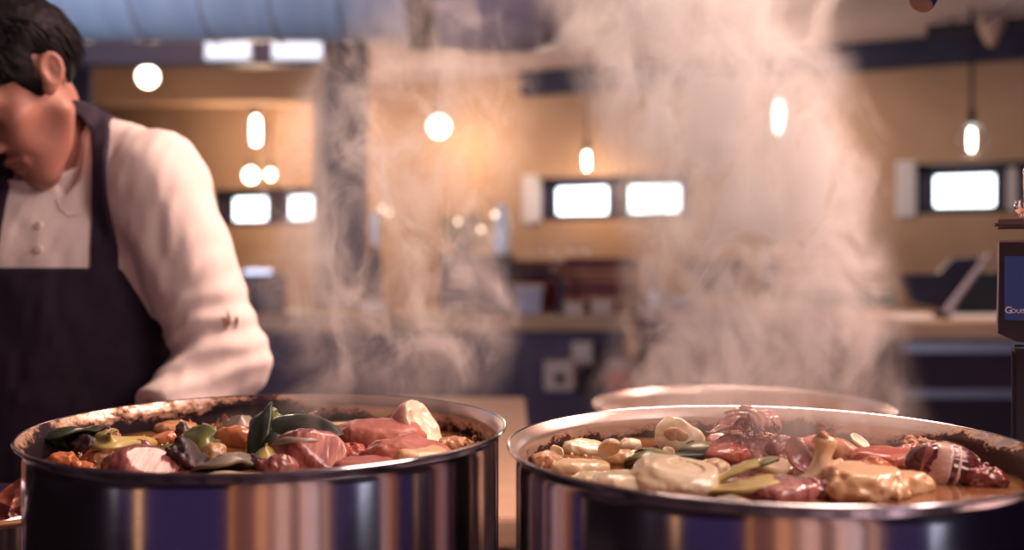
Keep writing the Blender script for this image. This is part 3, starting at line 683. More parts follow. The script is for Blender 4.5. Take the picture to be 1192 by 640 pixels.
# ------------------------------------------------------------------ vegetables
V_ = lambda *a, **k: mat(*a, **k)
M['leekdark'] = V_('dark_leek', (.008, .014, .018), .32, col2=(.035, .055, .025), scale=14, stretch=(1, 1, 1), bump=.4, coat=.12)
M['leekgreen'] = V_('green_leek', (.07, .10, .025), .3, col2=(.22, .23, .06), scale=14, bump=.3, coat=.4)
M['leekolive'] = V_('olive_leek', (.38, .30, .07), .35, col2=(.56, .45, .15), scale=12, bump=.2, coat=.3)
M['leekpale'] = V_('pale_leek', (.62, .50, .24), .3, col2=(.76, .66, .40), scale=12, bump=.2, coat=.4)
M['grayleek'] = V_('grey_leek', (.15, .15, .11), .35, col2=(.34, .28, .22), scale=14, bump=.3, coat=.3)
M['tomato'] = V_('soft_tomato', (.36, .085, .065), .38, col2=(.56, .21, .155), scale=26, detail=7, lo=.3, hi=.7, bump=.5, bscale=60, sss=.1, coat=.25)
M['tomatored'] = V_('red_tomato', (.34, .045, .035), .3, col2=(.54, .15, .09), scale=26, detail=7, lo=.3, hi=.7, bump=.45, bscale=70, sss=.1, coat=.35)
M['carrot'] = V_('carrot', (.50, .13, .045), .32, col2=(.66, .26, .11), scale=24, detail=6, bump=.15, sss=.1, coat=.4)
M['squash'] = V_('orange_squash', (.62, .34, .15), .3, col2=(.84, .60, .36), scale=26, detail=7, lo=.3, hi=.7, bump=.35, bscale=40, sss=.15, coat=.5)
M['redonion'] = V_('red_onion', (.20, .03, .038), .2, col2=(.50, .20, .16), scale=100, detail=6, stretch=(1, .3, .16), lo=.35, hi=.68, bump=.3, coat=.4)
M['pinkonion'] = V_('pink_onion', (.17, .035, .04), .25, col2=(.44, .17, .14), scale=100, detail=6, stretch=(1, .14, .14), lo=.36, hi=.64, bump=.35, bscale=90, coat=.5)
M['darkonion'] = V_('deep_red_onion', (.085, .012, .016), .2, col2=(.20, .04, .032), scale=20, rings=45, lo=.3, hi=.8, bump=.2, coat=.6)
M['cream'] = V_('cream_onion', (.76, .58, .33), .24, col2=(.90, .80, .60), scale=24, detail=6, lo=.3, hi=.65, bump=.25, bscale=40, sss=.2, coat=.6)
M['white'+'veg'] = V_('white_flesh', (.84, .72, .50), .35, col2=(.90, .83, .66), scale=30, bump=.35, bscale=70, sss=.15, coat=.3)
M['skin'+'tan'] = V_('tan_onion_skin', (.42, .20, .09), .4, col2=(.60, .34, .17), scale=18, bump=.3, coat=.3)
M['skinred'] = V_('red_onion_skin', (.30, .07, .05), .35, col2=(.46, .17, .10), scale=22, bump=.3, coat=.35)
M['char'] = V_('charred_skin', (.018, .010, .018), .45, col2=(.07, .025, .03), scale=30, bump=.6, bscale=80, coat=.2)
M['stem'] = V_('pale_onion_stem', (.74, .52, .27), .3, col2=(.82, .64, .42), scale=20, bump=.3, coat=.4)
M['palelayer'] = V_('pale_pink_layer', (.50, .30, .26), .25, col2=(.68, .50, .42), scale=30, stretch=(1, 4, 4), bump=.3, coat=.5)
M['crumb'] = V_('brown_crumb', (.30, .12, .05), .5, col2=(.52, .26, .12), scale=40, bump=.5, bscale=120, coat=.2)
A2 = lambda v: np.array(v, float)
def chunk(name, label, cat, loc, r, m, rot=(0, 0, 0), seed=0, cuts=(), amp=.12, freq=1.0, h=None, group=None, k=.008):
    f0 = freq/max(r)
    def f(p):
        d = ell(p, (0, 0, 0), r)
        d = d+amp*min(r)*fbm(p, f0, seed)
        for n, o in cuts:
            n = A2(n)/np.linalg.norm(n); d = smax(d, p[0]*n[0]+p[1]*n[1]+p[2]*n[2]-o, k)
        return d
    b = [t*1.35 for t in r]; h = h or max(r)/18
    return tag(sdf(name, f, [-t for t in b], b, h, m, None, loc, rot), label, cat, group)
def half_onion(name, label, loc, R, m, rot, seed=0, sq=(1, 1, 1), groove=.0016, layers=7, thick=None, cutz=0.0, group='onions in the pots', cat='onion'):
    def f(p):
        q = [a/b for a, b in zip(p, sq)]
        rad = np.sqrt(q[0]**2+q[1]**2+q[2]**2); d = rad-R+.03*R*vn(p, 1.3/R, seed)
        lay = .5+.5*np.cos(rad/R*layers*2*PI)
        cut = q[2]-cutz*R+groove*3*lay**3+.05*R*vn(p, 1.2/R, seed+5)
        d = smax(d, cut, .002)
        ang = np.arctan2(q[1], q[0]); d = d+.0009*np.sin(ang*26+3*vn(p, 40, seed))*(rad > R*.7)
        return d*.8
    b = [R*1.15*s for s in sq]
    return tag(sdf(name, f, [-t for t in b], b, R/24, m, None, loc, rot), label, cat, group)
def petal(name, label, loc, R, th, m, rot, seed=0, sq=(1, 1, 1), half=.9, asp=.75, cat='onion layer', group='onion layers', noise=.06):
    def f(p):                        # a bowl-shaped layer lying on its back
        q = [a/b for a, b in zip(p, sq)]
        rad = np.sqrt(q[0]**2+q[1]**2+(q[2]-R)**2); n_ = noise*R*fbm(p, 1.6/R, seed)
        d = np.abs(rad-R+n_)-th*.5
        e_ = np.sqrt((q[0]/asp)**2+q[1]**2)-R*half+.1*R*vn(p, 2/R, seed+3)
        return smax(smax(d, e_, th*.6), q[2]-R*.95, th)*.7
    b = [R*1.1*s for s in sq]
    return tag(sdf(name, f, [-b[0], -b[1], -th-.1*R], [b[0], b[1], R*1.1*sq[2]], max(th/3, R/34), m, None, loc, rot), label, cat, group)
def bits(name, label, spots, r, m, cat, seed=1, group=None, single=False):
    rr = random.Random(seed); outs = []
    for i, (p, lb) in enumerate(spots):
        s = r*rr.uniform(.8, 1.3)
        outs.append(chunk(name, lb or label, cat, p, (s, s*.85, s*.7), m, (rr.uniform(0, 3), rr.uniform(0, 3), 0), seed+i, amp=.5, freq=1.6, h=s/7, group=group))
    return outs
def Lp(px, py, dz=.004): return Q(px, py, ZL+dz)


def bx(x0, x1, y0, y1, ryf=.7, up=.5):
    """place and size of a lump that fills this part of the view, lying in the broth"""
    pxc, pyc = (x0+x1)/2, (y0+y1)/2; p = Q(pxc, pyc, ZL+.008); d = p.y
    rx = (x1-x0)/2*d/FPX; ry = rx*ryf; hh = (y1-y0)/2*d/FPX; s_ = (pyc-HY)/FPX
    rz = math.sqrt(max(hh*hh-(s_*ry)**2, (.45*hh)**2)); p = Q(pxc, pyc, ZL+rz*up); return p, (rx, ry, rz)
def lump(name, label, cat, box, m, ryf=.7, up=.5, cuts=(), seed=0, amp=.14, freq=1.1, group=None, rot=(0, 0, 0), groove=0.0, layers=6, fine=.0013, k=.003, over=1.17):
    loc, r = bx(*box, ryf=ryf, up=up); r = tuple(t*over for t in r); f0 = freq/max(r); rm = max(r)
    def f(p):
        d = ell(p, (0, 0, 0), r)+amp*min(r)*fbm(p, f0, seed)+fine*fbm(p, 150, seed+40)
        rad = np.sqrt(sum((a/b)**2 for a, b in zip(p, r)))
        for n, o in cuts:
            n = A2(n)/np.linalg.norm(n); pl = p[0]*n[0]+p[1]*n[1]+p[2]*n[2]-o*min(r)
            if groove: pl = pl+groove*(.5+.5*np.cos(rad*layers*2*PI+1.5*vn(p, f0*2, seed)))**4
            d = smax(d, pl, k)
        return d*.8
    b = [t*1.35+.002 for t in r]
    return tag(sdf(name, f, [-t for t in b], b, max(rm/26, .0011), m, None, loc, rot), label, cat, group)
def layer(name, label, box, m, th=.0032, rot=(0, 0, 0), seed=0, group='onion layers', cat='onion layer', asp=.8, half=.85, noise=.08, dz=.0, sq=None):
    loc, r = bx(*box); R = r[0]*1.05
    return petal(name, label, loc+Vector((0, 0, dz)), R, th, m, rot, seed, sq or (1, 1, .8), half, asp, cat, group, noise)
# ---- in the left pot
lump('tomato', 'large soft pink-red tomato in the middle of the left pot, right of the dark leek', 'tomato', (388, 484, 484, 536), M['tomato'], .75, .35, [((.1, -.25, 1), .78), ((-1, -.4, .3), 1.7)], 3, .22, group='tomatoes')
lump('tomato', 'broken red tomato piece in front of the large tomato in the left pot', 'tomato', (436, 520, 508, 550), M['tomato'], .7, .35, [((.25, -.2, 1), .72), ((.2, -1, .2), 1.3)], 8, .28, group='tomatoes')
lump('tomato', 'flat pink tomato piece at the front rim of the left pot', 'tomato', (388, 462, 530, 556), M['tomato'], .6, .3, [((0, -.1, 1), .7)], 12, .26, group='tomatoes')
lump('red_onion', 'halved red onion under the arched dark leek leaf in the left pot', 'onion', (314, 396, 500, 556), M['redonion'], .7, .35, [((.6, -.6, .6), .82), ((-.6, -.5, .6), .9)], 4, .2, group='onions in the pots', groove=0, layers=5)
lump('red_onion', 'rosy onion piece left of the dark skin at the front of the left pot', 'onion', (126, 208, 520, 562), M['pinkonion'], .7, .4, [((.5, -.4, .85), .62)], 9, .22, group='onions in the pots', groove=0, layers=4)
lump('carrot', 'rounded orange carrot piece left of the dark leek in the left pot', 'carrot', (251, 296, 497, 526), M['carrot'], .8, .45, [((-.2, -1, .1), .9)], 5, .07, group='carrots')
lump('carrot', 'small orange carrot bit by the left rim of the left pot', 'carrot', (62, 88, 524, 546), M['carrot'], .8, .4, (), 6, .35, group='carrots')
lump('squash_slice', 'orange squash slice at the right front rim of the left pot', 'squash', (458, 518, 517, 550), M['squash'], .8, .3, [((.1, -.2, 1), .8)], 7, .14, rot=(0, 0, .4))
def wedge(p):
    d = ell(p, (0, 0, 0), (.040, .032, .044))+.0025*fbm(p, 30, 4); d = smax(d, (p[0]*.74+p[2]*.62-p[1]*.25)-.003+.0022*fbm(p, 70, 2), .002); d = smax(d, -p[2]-.03, .003); return smax(d, p[1]*.9+p[0]*.2-.022, .003)
e = tag(sdf('celeriac_wedge', wedge, (-.05, -.042, -.05), (.05, .042, .05), .0020, M['tomato'], None, Q(494, 508, ZL+.006), (0, .14, -.1)), 'rosy wedge with a white cut face at the right of the left pot', 'root vegetable')
def face(p): return smax(smax(ell(p, (0, 0, 0), (.0385, .031, .0425))+.0025*fbm(p, 30, 4), np.abs(p[0]*.74+p[2]*.62-p[1]*.25-.0042+.0025*fbm(p, 70, 2))-.0026, .001), np.maximum(-p[2]-.03, p[1]*.9+p[0]*.2-.021), .002)
sdf('cut_face', face, (-.05, -.042, -.05), (.05, .042, .05), .0016, M['whiteveg'], e)
def leaf(label, pts, wd, m, **k):
    return tag(sheet('leek_leaf', pts, wd, m, **k), label, 'leek', 'leek leaves')
leaf('broad dark green leek leaf arching over the halved red onion', [P(311, 532, .94), P(312, 512, .955), P(318, 504, .965), P(334, 498, .965), P(356, 497, .96), P(376, 502, .95), P(390, 509, .94)], .034, M['leekdark'], thick=.0028, curl=1.0, roll=(.2, .45), wav=.0012, seed=2, taper=lambda t: .85+.25*math.sin(t*PI)-.25*t**3, up=(0, -.9, .5), n=48)
leaf('narrow green rib of leek lying along the top of the arched leaf', [P(322, 490, .985), P(344, 484, .985), P(366, 488, .975), P(384, 497, .965), P(393, 506, .955)], .016, M['leekgreen'], thick=.0028, curl=.9, seed=102, taper=lambda t: .8+.3*math.sin(t*PI))
leaf('upright dark green leek leaf standing left of the arched leaf', [P(300, 540, .945), P(300, 520, .955), P(301, 500, .962), P(303, 484, .975), P(308, 477, .995)], .022, M['leekdark'], thick=.003, curl=.5, wav=.001, seed=5, up=(-.2, -1, .1))
leaf('wrinkled olive-green leek fold between the upright leaf and the arched leaf', [P(314, 530, .955), P(313, 508, .965), P(316, 490, .975), P(326, 481, .99)], .018, M['leekgreen'], thick=.003, curl=.9, wav=.0015, seed=105, up=(.2, -1, .1))
leaf('dark inner leek leaf curling behind the arched leaf', [Lp(320, 520, .004), Lp(340, 510, .022), Lp(366, 505, .024), Lp(388, 508, .008)], .026, M['grayleek'], thick=.0025, curl=1.4, wav=.0015, seed=6)
leaf('folded olive leek leaf near the left wall of the left pot', [Lp(110, 512, .010), Lp(126, 511, .021), Lp(150, 512, .015), Lp(180, 513, .003)], .030, M['leekolive'], thick=.0022, curl=.5, roll=(-.75, -.5), wav=.0014, seed=7, taper=lambda t: 1.05-.75*t)
leaf('dark and olive leek leaf left of the carrot piece', [Lp(214, 507, .012), Lp(226, 508, .016), Lp(240, 514, .013), Lp(254, 524, .004)], .034, M['leekgreen'], thick=.003, curl=.9, wav=.001, seed=8, roll=-.7)
leaf('curled green leek leaf in the left half of the left pot', [Lp(176, 528, .000), Lp(188, 523, .010), Lp(202, 522, .010), Lp(214, 528, .000)], .028, M['leekgreen'], thick=.0025, curl=1.2, wav=.003, seed=9)
leaf('pale yellow leek leaf floating by the far wall of the left pot', [Lp(384, 494, .003), Lp(408, 493, .005), Lp(432, 493, .005), Lp(452, 494, .002)], .022, M['leekpale'], thick=.004, curl=.5, seed=10)
leaf('grey-green leek piece in front of the carrot piece', [Lp(240, 541, .003), Lp(254, 534, .012), Lp(273, 531, .012), Lp(294, 536, .003)], .032, M['grayleek'], thick=.004, curl=1.0, wav=.0016, seed=11)
leaf('small yellow-green leek corner in front of the upright dark leaf', [Lp(296, 531, .007), Lp(308, 526, .013), Lp(324, 531, .007)], .020, M['leekolive'], thick=.003, curl=.3, seed=12, roll=-.6)
leaf('green leek strip by the far wall behind the carrot piece', [Lp(264, 492, .006), Lp(278, 490, .013), Lp(294, 491, .010)], .016, M['grayleek'], thick=.0025, curl=.3, seed=13, roll=-.8)
leaf('long pale celery-coloured strip along the front rim of the left pot', [Lp(236, 556, .007), Lp(280, 555, .010), Lp(335, 558, .009), Lp(392, 562, .004)], .026, M['leekpale'], thick=.005, curl=.8, seed=14, wav=.001)
leaf('blackish leek leaf lying against the left wall of the left pot', [Lp(62, 516, .010), Lp(76, 505, .018), Lp(96, 503, .015), Lp(112, 512, .003)], .040, M['leekdark'], thick=.003, curl=.7, wav=.003, seed=15, roll=.5)
layer('onion_skin', 'upright tan onion skin by the far wall of the left pot', (212, 258, 477, 500), M['skintan'], .0018, (.85, .25, .35), 3, 'onion skins', 'onion skin', noise=.2, asp=.9)
layer('onion_skin', 'pointed red onion skin between the tan skin and the leek', (256, 272, 480, 506), M['skinred'], .002, (1.25, -.35, .1), 5, 'onion skins', 'onion skin', asp=.6, noise=.2, sq=(1, 1.8, .8))
layer('onion_skin', 'pink onion layer touching the upright dark leek leaf', (272, 296, 483, 506), M['pinkonion'], .0024, (.95, .6, -.2), 6, 'onion skins', 'onion skin', noise=.2)
layer('onion_skin', 'small brown skin flake in front of the upright tan skin', (232, 250, 493, 508), M['skintan'], .0018, (.5, -.4, .6), 103, 'onion skins', 'onion skin', noise=.25)
leaf2 = sheet('onion_skin', [Lp(336, 493, .008), Lp(348, 488, .020), Lp(360, 483, .028), Lp(367, 479, .034)], .012, M['skinred'], thick=.0018, curl=.8, seed=17, taper=lambda t: 1-.7*t); tag(leaf2, 'thin brownish-pink skin strip poking up by the far wall of the left pot', 'onion skin', 'onion skins')
leaf2 = sheet('onion_skin', [Lp(352, 493, .004), Lp(359, 487, .022), Lp(362, 481, .036)], .010, M['leekolive'], thick=.0018, curl=.6, seed=18, taper=lambda t: 1-.6*t); tag(leaf2, 'yellowish skin sliver sticking up behind the pink skin strip', 'onion skin', 'onion skins')
lump('charred_onion', 'dark purple pointed onion skin lump at the front of the left pot', 'onion', (190, 240, 517, 556), M['char'], .7, .4, [((.8, -.2, .6), .8)], 22, .42, 1.5, group='charred onions', k=.006)
lump('charred_onion', 'black charred onion tip beside the grey-green leek piece', 'onion', (264, 308, 526, 552), M['char'], .7, .4, (), 25, .4, group='charred onions')
lump('charred_onion', 'dark red charred onion cap beside the folded olive leaf', 'onion', (114, 138, 501, 528), M['skinred'], .8, .4, [((0, -1, .3), .7)], 27, .25, group='charred onions')
lump('charred_onion', 'black lump under the blackish leek leaf at the left wall', 'onion', (84, 116, 508, 536), M['char'], .8, .4, (), 29, .4, group='charred onions')
lump('charred_onion', 'small black bit on top of the dark and olive leek leaf', 'onion', (206, 219, 494, 510), M['char'], .9, 1.6, (), 31, .3, group='charred onions')
lump('charred_onion', 'dark brown onion shred in front of the dark red charred cap', 'onion', (98, 122, 524, 542), M['skinred'], .8, .3, (), 129, .5, group='charred onions')
lump('onion_piece', 'small orange-brown onion piece below the folded olive leaf', 'onion', (112, 136, 524, 546), M['squash'], .8, .35, [((.3, 0, 1), .7)], 33, .3, group='onion pieces')
lump('onion_piece', 'flat pinkish onion piece behind the pale strip', 'onion', (300, 342, 532, 556), M['pinkonion'], .7, .3, (), 34, .25, group='onion pieces')
lump('onion_piece', 'rough orange onion bit at the left front rim of the left pot', 'onion', (86, 110, 536, 552), M['carrot'], .8, .3, (), 134, .5, group='onion pieces')
def scatter(name, label, m, spots, r0, r1, seed, cnt):
    mb = MB(); rr = random.Random(seed); c0 = Lp(*spots[0][:2], .0)
    for (px, py, sx_, sy_, hz) in spots:
        for k in range(cnt):
            c = Lp(px+rr.gauss(0, sx_), py+rr.gauss(0, sy_), rr.uniform(0, hz))-c0; r_ = rr.uniform(r0, r1); ax_ = (rr.uniform(-1, 1), rr.uniform(-1, 1), rr.uniform(.2, 1))
            mb.lathe([(.0004, -r_*.6), (r_*.8, -r_*.35), (r_, 0), (r_*.7, r_*.4), (.0004, r_*.6)], c, 8, axis=ax_)
    return tag(mb.build(name, m, None, True, c0), label, name.replace('_', ' '), kind='stuff')
scatter('froth', 'brown froth and crumbs by the right wall of the left pot', M['crumb'], [(545, 521, 7, 4, .006), (556, 518, 8, 3, .004), (535, 527, 6, 4, .004)], .0014, .004, 5, 26)
scatter('broth_bits', 'small wet bits and bubbles floating in the broth of the left pot', M['squash'], [(180, 516, 16, 5, .002), (240, 500, 20, 3, .002), (400, 497, 20, 3, .002), (130, 545, 20, 4, .003), (95, 535, 14, 5, .004)], .0009, .0026, 6, 16)

lump('onion_piece', 'pale onion piece in front of the curled green leek leaf', 'onion', (176, 214, 522, 540), M['stem'], .8, .4, [((.2, -.3, 1), .6)], 201, .25, group='onion pieces')
lump('carrot', 'dull orange carrot chunk behind the curled green leek leaf', 'carrot', (176, 206, 501, 518), M['carrot'], .8, .4, [((-.4, -.2, 1), .6)], 202, .2, group='carrots')
lump('onion_piece', 'translucent brown onion piece by the far wall between the leaves', 'onion', (180, 226, 490, 506), M['skintan'], .8, .35, (), 203, .3, group='onion pieces')
lump('onion_piece', 'reddish onion piece at the right edge of the large tomato, by the far wall', 'onion', (450, 486, 486, 506), M['pinkonion'], .8, .4, [((0, -.6, .8), .6)], 204, .2, group='onion pieces')
lump('tomato', 'dark red tomato skin between the halved onion and the broken tomato', 'tomato', (390, 428, 516, 540), M['tomatored'], .8, .4, (), 205, .3, group='tomatoes')
lump('onion_piece', 'brown onion end beside the froth in the left pot', 'onion', (514, 542, 508, 528), M['skintan'], .8, .35, (), 206, .35, group='onion pieces')
lump('onion_piece', 'wine-red onion piece between the rosy onion and the folded olive leaf', 'onion', (140, 176, 513, 534), M['redonion'], .8, .5, [((.3, -.6, .7), .6)], 207, .2, group='onion pieces')
lump('carrot', 'carrot end against the grey-green leek piece', 'carrot', (238, 262, 517, 538), M['squash'], .8, .5, (), 208, .2, group='carrots')
# ---- in the right pot
lump('onion_piece', 'tan onion piece between the white mushroom and the arched cream layer', 'onion', (706, 744, 524, 544), M['squash'], .8, .35, (), 211, .25, group='onion pieces')
lump('tomato', 'soft dark tomato piece behind the curved mauve layer', 'tomato', (926, 962, 506, 528), M['tomatored'], .8, .4, (), 212, .3, group='tomatoes')
lump('onion_piece', 'pale onion piece between the yellow-green strip and the mauve layer', 'onion', (884, 922, 532, 556), M['stem'], .8, .4, [((0, -.4, .9), .6)], 213, .25, group='onion pieces')
lump('onion_piece', 'brown-red onion shred behind the deep red onion', 'onion', (1040, 1078, 518, 538), M['skinred'], .8, .5, (), 214, .4, group='onion pieces')
lump('onion_piece', 'dark red onion shred at the foot of the deep red onion, by the right rim', 'onion', (1120, 1164, 544, 572), M['darkonion'], .8, .3, (), 215, .35, group='onion pieces')
lump('carrot', 'small orange carrot piece behind the smaller squash lump', 'carrot', (1000, 1032, 532, 554), M['carrot'], .8, .5, (), 216, .25, group='carrots')
lump('onion_piece', 'tan onion piece at the left rim of the right pot', 'onion', (622, 652, 526, 546), M['skintan'], .8, .35, (), 217, .3, group='onion pieces')
lump('onion_piece', 'rosy onion piece behind the coral tomato', 'onion', (824, 856, 503, 522), M['pinkonion'], .8, .5, [((-.2, -.5, .8), .6)], 218, .2, group='onion pieces')
lump('onion_piece', 'yellowish onion piece between the large cream half and the coral tomato', 'onion', (816, 850, 534, 560), M['stem'], .8, .4, (), 219, .25, group='onion pieces')
lump('white_onion', 'cream onion half with a ridged top near the left wall of the right pot', 'onion', (657, 704, 511, 532), M['cream'], .75, .4, [((.2, -.3, 1), .8)], 40, .12, group='onions in the pots', groove=.001)
layer('white_onion_layer', 'small tan onion crescent nearest the left wall of the right pot', (638, 660, 518, 536), M['cream'], .0035, (1.0, -.7, .1), 41)
layer('white_onion_layer', 'arched cream onion layer right of the ridged onion half', (690, 728, 517, 550), M['cream'], .0045, (2.35, .35, .3), 42, dz=.012)
lump('potato', 'smooth yellowish potato piece at the left front of the right pot', 'potato', (648, 706, 532, 556), M['stem'], .7, .35, [((0, 0, 1), .7)], 43, .18)
lump('white_onion', 'very large glossy cream onion half at the front of the right pot', 'onion', (742, 836, 530, 588), M['cream'], .75, .4, [((.15, -.25, 1), .66), ((1, -.3, .1), 1.45)], 44, .2, group='onions in the pots', groove=.0022, layers=3)
lump('white_onion', 'low cream onion piece left of the very large onion half', 'onion', (690, 772, 545, 582), M['cream'], .7, .35, [((0, 0, 1), .7)], 45, .2, group='onions in the pots')
lump('white_onion', 'small yellow-tinged onion lump at the left front rim of the right pot', 'onion', (664, 716, 550, 572), M['leekpale'], .7, .35, (), 145, .2, group='onions in the pots')
lump('mushroom', 'small round white mushroom floating by the far wall of the right pot', 'mushroom', (724, 747, 510, 525), M['whiteveg'], 1.0, .5, (), 46, .12)
leaf('translucent green leek with a bright top beside the white mushroom', [Lp(743, 536, .001), Lp(749, 527, .014), Lp(760, 523, .015), Lp(772, 531, .001)], .030, M['leekgreen'], thick=.003, curl=1.4, seed=47)
def garlic(p):
    d = ell(p, (0, 0, 0), (.025, .022, .022)); d = smax(d, p[2]*.75+p[0]*.5-.012, .003); d = smax(d, -p[1]*.8+p[2]*.2-.015, .003); return d+.0012*fbm(p, 60, 3)
e = tag(sdf('onion_root_end', garlic, (-.03, -.026, -.026), (.03, .026, .026), .0016, M['cream'], None, Q(791, 507, ZL+.011), (-.2, 0, .1)), 'white onion end with a brown root patch in the right pot', 'onion', 'onions in the pots')
chunk('root_patch', None, None, (-.007, -.0165, .000), (.012, .004, .007), M['skintan'], (0, .2, -.2), 49, (), .3).parent = e
leaf('striped dark green leek end right of the white onion end', [Lp(800, 524, .002), Lp(808, 516, .012), Lp(818, 514, .012), Lp(827, 522, .001)], .028, M['leekgreen'], thick=.003, curl=1.3, seed=50)
leaf('dark leek strip under the white onion end', [Lp(768, 530, .002), Lp(788, 529, .005), Lp(808, 528, .005), Lp(824, 528, .001)], .014, M['leekdark'], thick=.003, curl=.7, seed=51)
layer('white_onion_layer', 'small yellowish onion wedge behind the very large onion half', (762, 792, 520, 544), M['leekpale'], .0045, (.9, .3, .5), 52)
lump('tomato', 'small coral tomato piece in the middle of the right pot', 'tomato', (820, 868, 514, 542), M['tomatored'], .8, .4, [((-.2, -.2, 1), .75)], 53, .2, group='tomatoes')
lump('red_onion', 'ragged pink onion top leaning on the far wall of the right pot', 'onion', (832, 902, 478, 512), M['pinkonion'], .6, .75, [((-.4, -.7, .6), .6)], 54, .3, group='onions in the pots', groove=.002, layers=5)
mbx = MB(); rr = random.Random(9); c0 = Q(886, 497, ZL+.026)
for k in range(60):
    a = rr.uniform(0, PI*2); p0 = Vector((rr.uniform(-.018, .014), rr.uniform(-.012, .002), rr.uniform(-.006, .003))); dr = Vector((rr.uniform(-.6, .6), rr.uniform(-1, .2), rr.uniform(-.6, .9)))
    mbx.tube([p0, p0+dr*.005, p0+dr*.008+Vector((rr.uniform(-.003, .003), 0, rr.uniform(-.003, .003)))], [.0009, .0007, .0003], 5)
tag(mbx.build('onion_roots', M['char'], None, True, c0), 'tuft of dark onion root hairs on the ragged pink onion', 'roots', kind='stuff')
sk = sheet('onion_skin', [Lp(832, 502, .018), Lp(848, 496, .026), Lp(864, 491, .032), Lp(872, 485, .042)], .022, M['pinkonion'], thick=.0018, curl=.7, seed=55, wav=.0015, taper=lambda t: 1-.85*t**2); tag(sk, 'pointed translucent onion skin rising above the far rim of the right pot', 'onion skin', 'onion skins')
lump('red_onion_slab', 'wide pink cut onion slab with grainy face in the right pot', 'onion', (838, 918, 502, 538), M['pinkonion'], .6, .55, [((0, -.8, .6), .55), ((0, 0, 1), .75)], 56, .14, group='onion pieces', groove=.0015, layers=8)
lump('red_onion', 'striped red onion end at the right of the pink slab', 'onion', (892, 936, 508, 540), M['redonion'], .8, .5, [((.3, -.9, .3), .6)], 57, .1, group='onions in the pots', groove=.003, layers=5)
leaf('yellow-green leek strip crossing in front of the coral tomato', [Lp(836, 556, .008), Lp(858, 545, .016), Lp(882, 537, .020), Lp(900, 533, .015)], .022, M['leekolive'], thick=.003, curl=.6, seed=58, taper=lambda t: 1-.5*t)
leaf('dark green leek blade pointing right beside the yellow-green strip', [Lp(868, 546, .012), Lp(886, 539, .020), Lp(904, 533, .022)], .013, M['leekgreen'], thick=.003, curl=.5, seed=59, taper=lambda t: 1-.6*t)
leaf('wide olive leek piece at the front of the right pot', [Lp(840, 568, .004), Lp(864, 562, .011), Lp(890, 557, .012), Lp(910, 558, .004)], .034, M['leekolive'], thick=.004, curl=.8, seed=60, wav=.001)
leaf('small dark leek end at the front rim by the large cream onion', [Lp(836, 582, .004), Lp(850, 578, .010), Lp(864, 582, .004)], .022, M['grayleek'], thick=.003, curl=1.0, seed=61)
lump('red_onion', 'flat rosy onion piece at the very front rim of the right pot', 'onion', (852, 944, 552, 590), M['pinkonion'], .7, .35, [((0, -.1, 1), .72)], 62, .16, group='onions in the pots', groove=.0008)
layer('red_onion_layer', 'curved mauve onion layer left of the pale stem', (908, 950, 510, 564), M['pinkonion'], .0036, (1.15, -.5, .4), 63, dz=.004, noise=.12, sq=(1, 1.25, .8))
layer('red_onion_layer', 'small dark red onion layer in front of the striped red onion end', (900, 926, 526, 548), M['redonion'], .003, (1.0, .4, .3), 163, dz=.004, noise=.15)
def stem(p):
    d = cap(p, (0, 0, -.016), (0, 0, .016), .0075, .0068); d = smin(d, ell(p, (0, 0, -.019), (.020, .012, .005)), .018); d = smin(d, ell(p, (-.002, 0, .019), (.010, .008, .005)), .008); return d+.0010*fbm(p, 90, 6)
e = tag(sdf('cut_onion_stalk', stem, (-.026, -.018, -.03), (.026, .018, .028), .0014, M['stem'], None, Q(956, 541, ZL+.019), (0, .25, .2)), 'pale flared onion stem standing in the middle of the right pot', 'onion')
chunk('brown_tip', None, None, (-.002, -.001, .022), (.008, .0065, .0035), M['skintan'], (0, .3, 0), 65, (), .9, 1.6).parent = e
lump('dark_onion', 'dark brown onion hollow under the pale stem', 'onion', (938, 974, 556, 586), M['darkonion'], .8, .35, (), 66, .25, group='charred onions')
lump('carrot', 'orange carrot end right of the pale stem', 'carrot', (962, 1002, 510, 540), M['carrot'], .8, .45, [((.5, -.1, .8), .7)], 67, .18, group='carrots')
lump('tomato', 'long red tomato piece in the right half of the right pot', 'tomato', (994, 1062, 519, 548), M['tomatored'], .6, .4, [((0, -.2, 1), .75)], 68, .24, group='tomatoes')
layer('white_onion_layer', 'thin white onion slice behind the long red tomato piece', (984, 1016, 513, 528), M['whiteveg'], .0035, (.5, .45, .2), 69, sq=(1.2, .8, .6), dz=.004)
lump('squash_piece', 'big pale orange squash lump at the front of the right pot', 'squash', (964, 1050, 540, 594), M['squash'], .75, .35, [((0, -.1, 1), .75)], 70, .3, 1.7, group='squash lumps', fine=.0014)
lump('squash_piece', 'smaller pale orange squash lump between the stem and the big lump', 'squash', (958, 1000, 540, 574), M['squash'], .8, .4, (), 71, .3, 1.5, group='squash lumps', fine=.0014)
lump('squash_piece', 'pale orange squash lump between the big lump and the deep red onion', 'squash', (1026, 1080, 546, 582), M['squash'], .75, .35, [((0, 0, 1), .75)], 171, .3, 1.6, group='squash lumps', fine=.0014)
loc_, r_ = bx(1058, 1142, 514, 578, .75, .35); r_ = (r_[0]*1.05, r_[1], r_[2])
def big(p):
    d = ell(p, (0, 0, 0), r_)+.0016*fbm(p, 30, 7); d = smax(d, -p[0]*.6-p[1]*.7+p[2]*.15-.020, .004); return (d+.0007*np.sin(np.arctan2(p[2], p[1])*17+2*vn(p, 40, 2)))*.85
bb = [t*1.25 for t in r_]
e = tag(sdf('red_onion', big, [-t for t in bb], bb, .0017, M['darkonion'], None, loc_, (.05, .22, -.1)), 'glossy deep red onion with pale layers by the right wall of the right pot', 'onion', 'onions in the pots')
